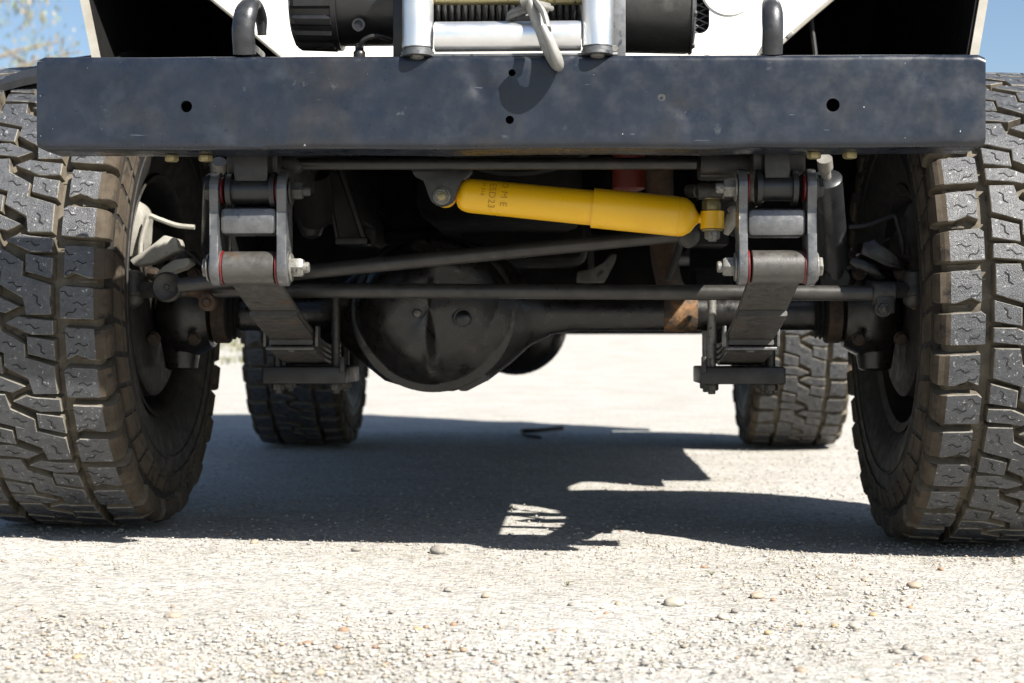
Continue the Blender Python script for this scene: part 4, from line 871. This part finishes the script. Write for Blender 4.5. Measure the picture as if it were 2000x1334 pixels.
def wheel(x, y, z, steer, front, spin):
    global TY
    if TY is None:
        o = finish('wheel', tyre_mesh(), ['rubside', 'rubwall'], T, 60); TY = (o.data, finish('rim', rim_mesh(), 'rim', o, 50))
        rim = TY[1]
    else:
        o = bpy.data.objects.new('wheel', TY[0]); C.objects.link(o); o.parent = T; rim = TY[1].copy(); C.objects.link(rim); rim.parent = o
    o.location = (x, y, z); o.rotation_euler = (0, 0, steer)
    if x < 0: rim.rotation_euler.z = PI                          # the disc faces outwards
    rest = bmesh.new()
    for k in range(NP):
        a = spin+2*PI*k/NP; mid = (a-0.5*PIT/RT)                 # elevation of the cell's middle seen from in front
        el = math.degrees(math.atan2(math.sin(-a+0.5*PIT/RT)*-1, math.cos(a-0.5*PIT/RT)))
        show = (-70 < -el < 78) if front else (-62 < -el < 12)
        for me in CELL:
            if show:
                b = bpy.data.objects.new('tread_block', me); C.objects.link(b); b.parent = o; b.rotation_euler.x = a
            else:
                tmp = me.copy(); tmp.transform(Matrix.Rotation(a, 4, 'X')); rest.from_mesh(tmp); bpy.data.meshes.remove(tmp)
    me = bpy.data.meshes.new('tread_blocks'); rest.to_mesh(me); rest.free()
    for m in ('rubtop', 'rubside', 'sipe', 'rubmud', 'rubedge'): me.materials.append(M[m])
    r = bpy.data.objects.new('tread_blocks', me); C.objects.link(r); r.parent = o; r['kind'] = 'stuff'
    return o
wheel(-0.764, 0.62, 0.400+ground_z(-0.74, 0.6), 0.0, True, 0.10)
wheel(0.766, 0.62, 0.400+ground_z(0.74, 0.6), 0.0, True, 0.17)
wheel(-0.765, 2.885, 0.400, 0, False, 0.05)
wheel(0.765, 2.885, 0.400, 0, False, 0.13)

# ------------------------------------------------------------------ gravel
rng = np.random.default_rng(7)
PAL = np.array([(0.62, 0.58, 0.50), (0.66, 0.63, 0.57), (0.55, 0.50, 0.41), (0.60, 0.56, 0.50), (0.50, 0.43, 0.33), (0.42, 0.38, 0.33), (0.48, 0.33, 0.22), (0.34, 0.31, 0.29), (0.64, 0.62, 0.58), (0.58, 0.47, 0.32)])
ico = bmesh.new(); bmesh.ops.create_icosphere(ico, subdivisions=1, radius=1)
IV = np.array([v.co[:] for v in ico.verts]); IF = np.array([[v.index for v in f.verts] for f in ico.faces]); ico.free()
def gravel():
    pts = []
    def add(px, py, r): q = G(px, py); pts.append((q.x, q.y, q.z, r))
    for _ in range(5200):                                          # scattered over the yard, denser near the camera
        y = -1.3+abs(rng.normal(0, 1.2)); x = rng.uniform(-1.0, 1.0)*(0.55+0.36*(y+1.3)) + 0.03
        pts.append((x, y, ground_z(x, y), rng.uniform(0.0006, 0.0017)))
    clusters = [(250, 1300, 330, 55, 1700), (700, 1280, 260, 45, 900), (120, 1250, 160, 30, 300), (1150, 1300, 220, 40, 420), (1600, 1135, 120, 22, 260), (1700, 1175, 70, 16, 110), (1480, 1225, 110, 22, 240), (1500, 1265, 140, 25, 200),
        (1300, 1235, 150, 20, 120), (1850, 1070, 130, 10, 200), (1300, 1060, 150, 18, 180), (1560, 1085, 180, 16, 160), (850, 1230, 160, 26, 180), (1800, 1290, 180, 30, 160), (1950, 1200, 100, 50, 160)]
    for cx, cy, sx_, sy_, n in clusters:
        for _ in range(n):
            py = cy+rng.normal(0, sy_); 
            if py < 1000 or py > 1500: continue
            add(cx+rng.normal(0, sx_), py, rng.choice([0.0012, 0.0016, 0.0020, 0.0027, 0.0038], p=[.28, .27, .22, .15, .08])*rng.uniform(0.85, 1.15))
    for _ in range(2600):                                          # fine grit catching the light along the shadow edge
        add(rng.uniform(-50, 2050), 1045+abs(rng.normal(0, 40)), rng.uniform(0.0010, 0.0022))
    for _ in range(6500):                                          # stones in the yard under the truck
        x = rng.uniform(-1.3, 1.2); y = rng.uniform(0.4, 3.6); pts.append((x, y, ground_z(x, y), rng.uniform(0.0012, 0.0036)))
    pts = np.array(pts); n = len(pts)
    sc3 = np.stack([rng.uniform(0.8, 1.35, n), rng.uniform(0.8, 1.3, n), rng.uniform(0.32, 0.58, n)], 1)*pts[:, 3:4]
    ang = rng.uniform(0, 2*PI, n); ca, sa = np.cos(ang), np.sin(ang)
    jit = 1+rng.normal(0, 0.13, (n, len(IV), 1))
    V = IV[None]*jit*sc3[:, None]
    X = V[..., 0]*ca[:, None]-V[..., 1]*sa[:, None]; Y = V[..., 0]*sa[:, None]+V[..., 1]*ca[:, None]
    V = np.stack([X+pts[:, 0:1], Y+pts[:, 1:2], V[..., 2]+pts[:, 2:3]+sc3[:, 2:3]*0.02-0.001], -1).reshape(-1, 3)
    F = (IF[None]+(np.arange(n)*len(IV))[:, None, None]).reshape(-1, 3)
    me = bpy.data.meshes.new('gravel'); me.from_pydata(V.tolist(), [], F.tolist()); me.shade_smooth()
    col = PAL[rng.choice(len(PAL), n, p=[.2, .2, .13, .15, .07, .05, .04, .03, .1, .03])]*rng.uniform(0.46, 0.62, (n, 1))
    ca_ = me.color_attributes.new('Col', 'FLOAT_COLOR', 'POINT')
    ca_.data.foreach_set('color', np.repeat(np.c_[col, np.ones(n)], len(IV), 0).astype(np.float32).ravel())
    me.materials.append(M['pebble'])
    o = bpy.data.objects.new('gravel', me); C.objects.link(o)
    tag(o, 'pale loose gravel scattered over the compacted yard', 'gravel', None, 'stuff')
gravel()
PEB = [(855, 1079, 17, 'grey'), (1315, 1174, 18, 'cream'), (105, 1105, 9, 'tan'), (155, 1114, 8, 'tan'), (497, 1066, 9, 'tan'), (443, 1051, 5, 'rust'), (875, 1151, 8, 'grey'), (948, 1162, 8, 'tan'), (672, 1231, 11, 'rust'),
    (1837, 1097, 7, 'rust'), (1785, 1133, 14, 'tan'), (1435, 1187, 9, 'grey'), (1778, 1175, 6, 'rust'), (1112, 1230, 13, 'cream'), (1078, 1230, 8, 'rust'), (1669, 1215, 12, 'cream'), (1772, 1257, 11, 'grey'), (1565, 1304, 13, 'tan'),
    (488, 1303, 11, 'cream'), (625, 1314, 12, 'tan'), (121, 1032, 6, 'rust'), (70, 1031, 5, 'cream'), (1184, 1193, 6, 'rust'), (1170, 1205, 6, 'rust'), (1117, 1178, 9, 'grey'), (1510, 1163, 6, 'rust'), (1478, 1157, 13, 'tan'), (1690, 1122, 8, 'tan'),
    (1375, 1100, 6, 'rust'), (1413, 1199, 12, 'cream'), (1475, 1271, 8, 'grey'), (1208, 1175, 8, 'tan'), (845, 1316, 12, 'cream'), (152, 1285, 10, 'ochre'), (590, 1207, 8, 'grey'), (340, 1208, 14, 'tan'), (330, 1208, 10, 'grey'), (228, 1120, 7, 'grey'),
    (1808, 1280, 12, 'tan'), (1500, 1228, 8, 'ochre'), (1705, 1191, 8, 'ochre'), (1600, 1117, 7, 'tan'), (1260, 1290, 9, 'grey'), (695, 1078, 9, 'grey'), (640, 1114, 8, 'cream'), (1990, 1330, 10, 'rust'), (70, 1196, 9, 'cream'), (1778, 1174, 7, 'ochre'),
    (1752, 1265, 9, 'grey'), (1072, 1079, 8, 'cream'), (1630, 1213, 7, 'ochre'), (1135, 1232, 10, 'cream'), (886, 1218, 7, 'rust'), (600, 1256, 9, 'rust'), (735, 1262, 8, 'rust'), (815, 1228, 8, 'ochre')]
PC_ = {'grey': (0.40, 0.37, 0.33), 'cream': (0.58, 0.53, 0.44), 'tan': (0.50, 0.40, 0.30), 'rust': (0.46, 0.29, 0.19), 'ochre': (0.56, 0.42, 0.24)}
PL = {'grey': 'smooth grey pebble lying loose on the pale gravel', 'cream': 'smooth cream pebble lying loose on the pale gravel', 'tan': 'tan brown pebble lying loose on the pale gravel', 'rust': 'rust red pebble lying loose on the pale gravel', 'ochre': 'ochre yellow pebble lying loose on the pale gravel'}
random.seed(4)
for px, py, rp, c in PEB:
    q = G(px, py); d = q.y+2.1; r = rp*d/FPX
    bm = bmesh.new(); bmesh.ops.create_icosphere(bm, subdivisions=3, radius=1)
    sx_, sy_, sz_ = r*random.uniform(0.95, 1.1), r*random.uniform(0.8, 1.2), r*random.uniform(0.5, 0.66); sd = random.random()*50
    for v in bm.verts:
        k = 1+0.16*noise.noise(v.co*1.3+Vector((sd, 0, 0))); v.co = Vector((v.co.x*sx_*k, v.co.y*sy_*k, v.co.z*sz_*k))
    o = finish('pebble', bm, 'pebble', None, 80); zmin = min(v.co.z for v in o.data.vertices)
    at_ = o.data.color_attributes.new('Col', 'FLOAT_COLOR', 'POINT'); kk = random.uniform(0.46, 0.6); cc = tuple(x*kk for x in PC_[c])+(1,)
    for dd in at_.data: dd.color = cc
    o.location = (q.x, q.y, q.z-zmin*0.5-0.003); o.rotation_euler.z = random.random()*6
    own = {(855, 1079): 'large flat grey pebble near the front edge of the truck shadow', (1315, 1174): 'largest cream pebble with small stones round it',
        (121, 1032): 'rust pebble at the shadow edge by the front tyre', (70, 1031): 'small white pointed pebble at the shadow edge beside a rust pebble', (1837, 1097): 'round rust brown pebble on bare gravel below a front tyre',
        (672, 1231): 'long rust red pebble among dense pale gravel', (152, 1285): 'bright ochre pebble among the densest pale gravel', (1785, 1133): 'wide tan pebble beside a loose patch of small stones',
        (497, 1066): 'flat tan pebble close to the shadow edge on bare ground', (1565, 1304): 'tan pebble on fine gravel with no other pebble close by'}.get((px, py))
    if own: tag(o, own, 'pebble')
    else: tag(o, PL[c], 'pebble', 'loose %s pebbles on the yard' % c)
# a dry twig lying in the shade and two green sprouts
q = G(1058, 850)
o = part('twig', 'twig', None, lambda bm: [a_tube(bm, [G(1018, 846)+Vector((0, 0, 0.008)), G(1050, 846)+Vector((0, 0, 0.010)), G(1098, 841)+Vector((0, 0, 0.010))], 0.008, 8), a_tube(bm, [G(1018, 846)+Vector((0, 0, 0.008)), G(1025, 854)+Vector((0, 0, 0.007)), G(1055, 858)+Vector((0, 0, 0.006))], 0.006, 8)])
tag(o, 'forked dry twig lying in the shade under the truck', 'twig')
for px, py, lb in ((1390, 1118, 'tiny green grass sprout beside small rust red pebble in sunlit gravel'), (1110, 1142, 'tiny green grass sprout alone on bare pale gravel')):
    q = G(px, py)
    o = part('grass_sprout', 'grass', None, lambda bm: [a_tube(bm, [q, q+Vector((random.uniform(-.006, .006), random.uniform(-.004, .004), 0.004)), q+Vector((random.uniform(-.014, .014), random.uniform(-.01, .01), 0.006))], 0.0006, 5, rfun=lambda t: 1.05-t, n=4) for _ in range(6)])
    tag(o, lb, 'grass')

# ------------------------------------------------------------------ verge grass and gum trees
def verge():
    n = 9000; V = []; F = []
    for i in range(n):
        y = rng.uniform(12.5, 21.0); x = rng.uniform(-14, -2.0)
        if noise.noise((x*0.35, y*0.6, 1)) < -0.15: continue
        z = -0.01+0.62*((y-8.5)/17)**1.2; h = rng.uniform(0.04, 0.11); a = rng.uniform(0, PI); wx, wy = 0.012*math.cos(a), 0.012*math.sin(a); l = rng.normal(0, 0.03, 2)
        k = len(V); V += [(x-wx, y-wy, z), (x+wx, y+wy, z), (x+l[0], y+l[1], z+h)]; F.append((k, k+1, k+2))
    me = bpy.data.meshes.new('verge_grass'); me.from_pydata(V, [], F); me.materials.append(M['grass'])
    o = bpy.data.objects.new('verge_grass', me); C.objects.link(o); tag(o, 'short green and straw grass along the yard edge', 'grass', None, 'stuff')
verge()
def gum_tree(x, y, h, seed, label, lean):
    rg = np.random.default_rng(seed)
    root = bpy.data.objects.new('gum_tree', None); C.objects.link(root); root.location = (x, y, 0.66)
    tips = []
    bm = bmesh.new()
    a_tube(bm, [(0, 0, -0.3), (lean*0.2, 0, h*0.2), (lean*0.5, 0.2, h*0.42), (lean, 0.1, h*0.62)], 0.22, 12, rfun=lambda t: 1-0.6*t)
    for k in range(11):
        t = 0.35+0.6*k/11; st = Vector((lean*t, 0.1, h*0.62*t)); a = rg.uniform(0, 2*PI); L = h*rg.uniform(0.22, 0.4)
        e1 = st+Vector((math.cos(a)*L*0.5, math.sin(a)*L*0.5, L*0.55)); e2 = st+Vector((math.cos(a)*L, math.sin(a)*L, L*0.75))
        a_tube(bm, [st, e1, e2], 0.07, 7, rfun=lambda q: 1-0.8*q)
        for _ in range(5):
            s0 = e1.lerp(e2, rg.uniform(0.1, 1)); tip = s0+Vector((rg.normal(0, 0.6), rg.normal(0, 0.6), rg.uniform(-1.0, 0.3)))
            a_tube(bm, [s0, s0.lerp(tip, 0.5)+Vector((0, 0, 0.25)), tip], 0.02, 5, rfun=lambda q: 1-0.8*q, n=4); tips.append((s0, tip))
    tr_ = finish('trunk', bm, 'bark', root, 60)
    V, F, col = [], [], []
    for s0, tip in tips:
        for _ in range(34):
            c = s0.lerp(tip, rg.uniform(0.1, 1.25))+Vector(rg.normal(0, 0.26, 3)); L = rg.uniform(0.10, 0.19); wd = L*0.13
            dn = Vector((rg.normal(0, 0.4), rg.normal(0, 0.4), -1)).normalized(); sd_ = dn.cross(Vector(rg.normal(0, 1, 3))).normalized()
            k = len(V); V += [c[:], (c+dn*L*0.45+sd_*wd)[:], (c+dn*L)[:], (c+dn*L*0.45-sd_*wd)[:]]; F.append((k, k+1, k+2, k+3))
            cc = np.array((0.12, 0.145, 0.075))*rg.uniform(0.6, 1.5); cc = cc if rg.random() > 0.45 else np.array((0.24, 0.18, 0.10)); col += [(*cc, 1)]*4
    me = bpy.data.meshes.new('crown'); me.from_pydata(V, [], F); me.materials.append(M['gumleaf'])
    at2 = me.color_attributes.new('Col', 'FLOAT_COLOR', 'POINT'); at2.data.foreach_set('color', np.array(col, np.float32).ravel())
    cr = bpy.data.objects.new('crown', me); C.objects.link(cr); cr.parent = root
    tag(root, label, 'tree')
gum_tree(-12.7, 26.0, 8.5, 3, 'tall gum tree with thin drooping foliage beyond the left of the yard', 1.2)
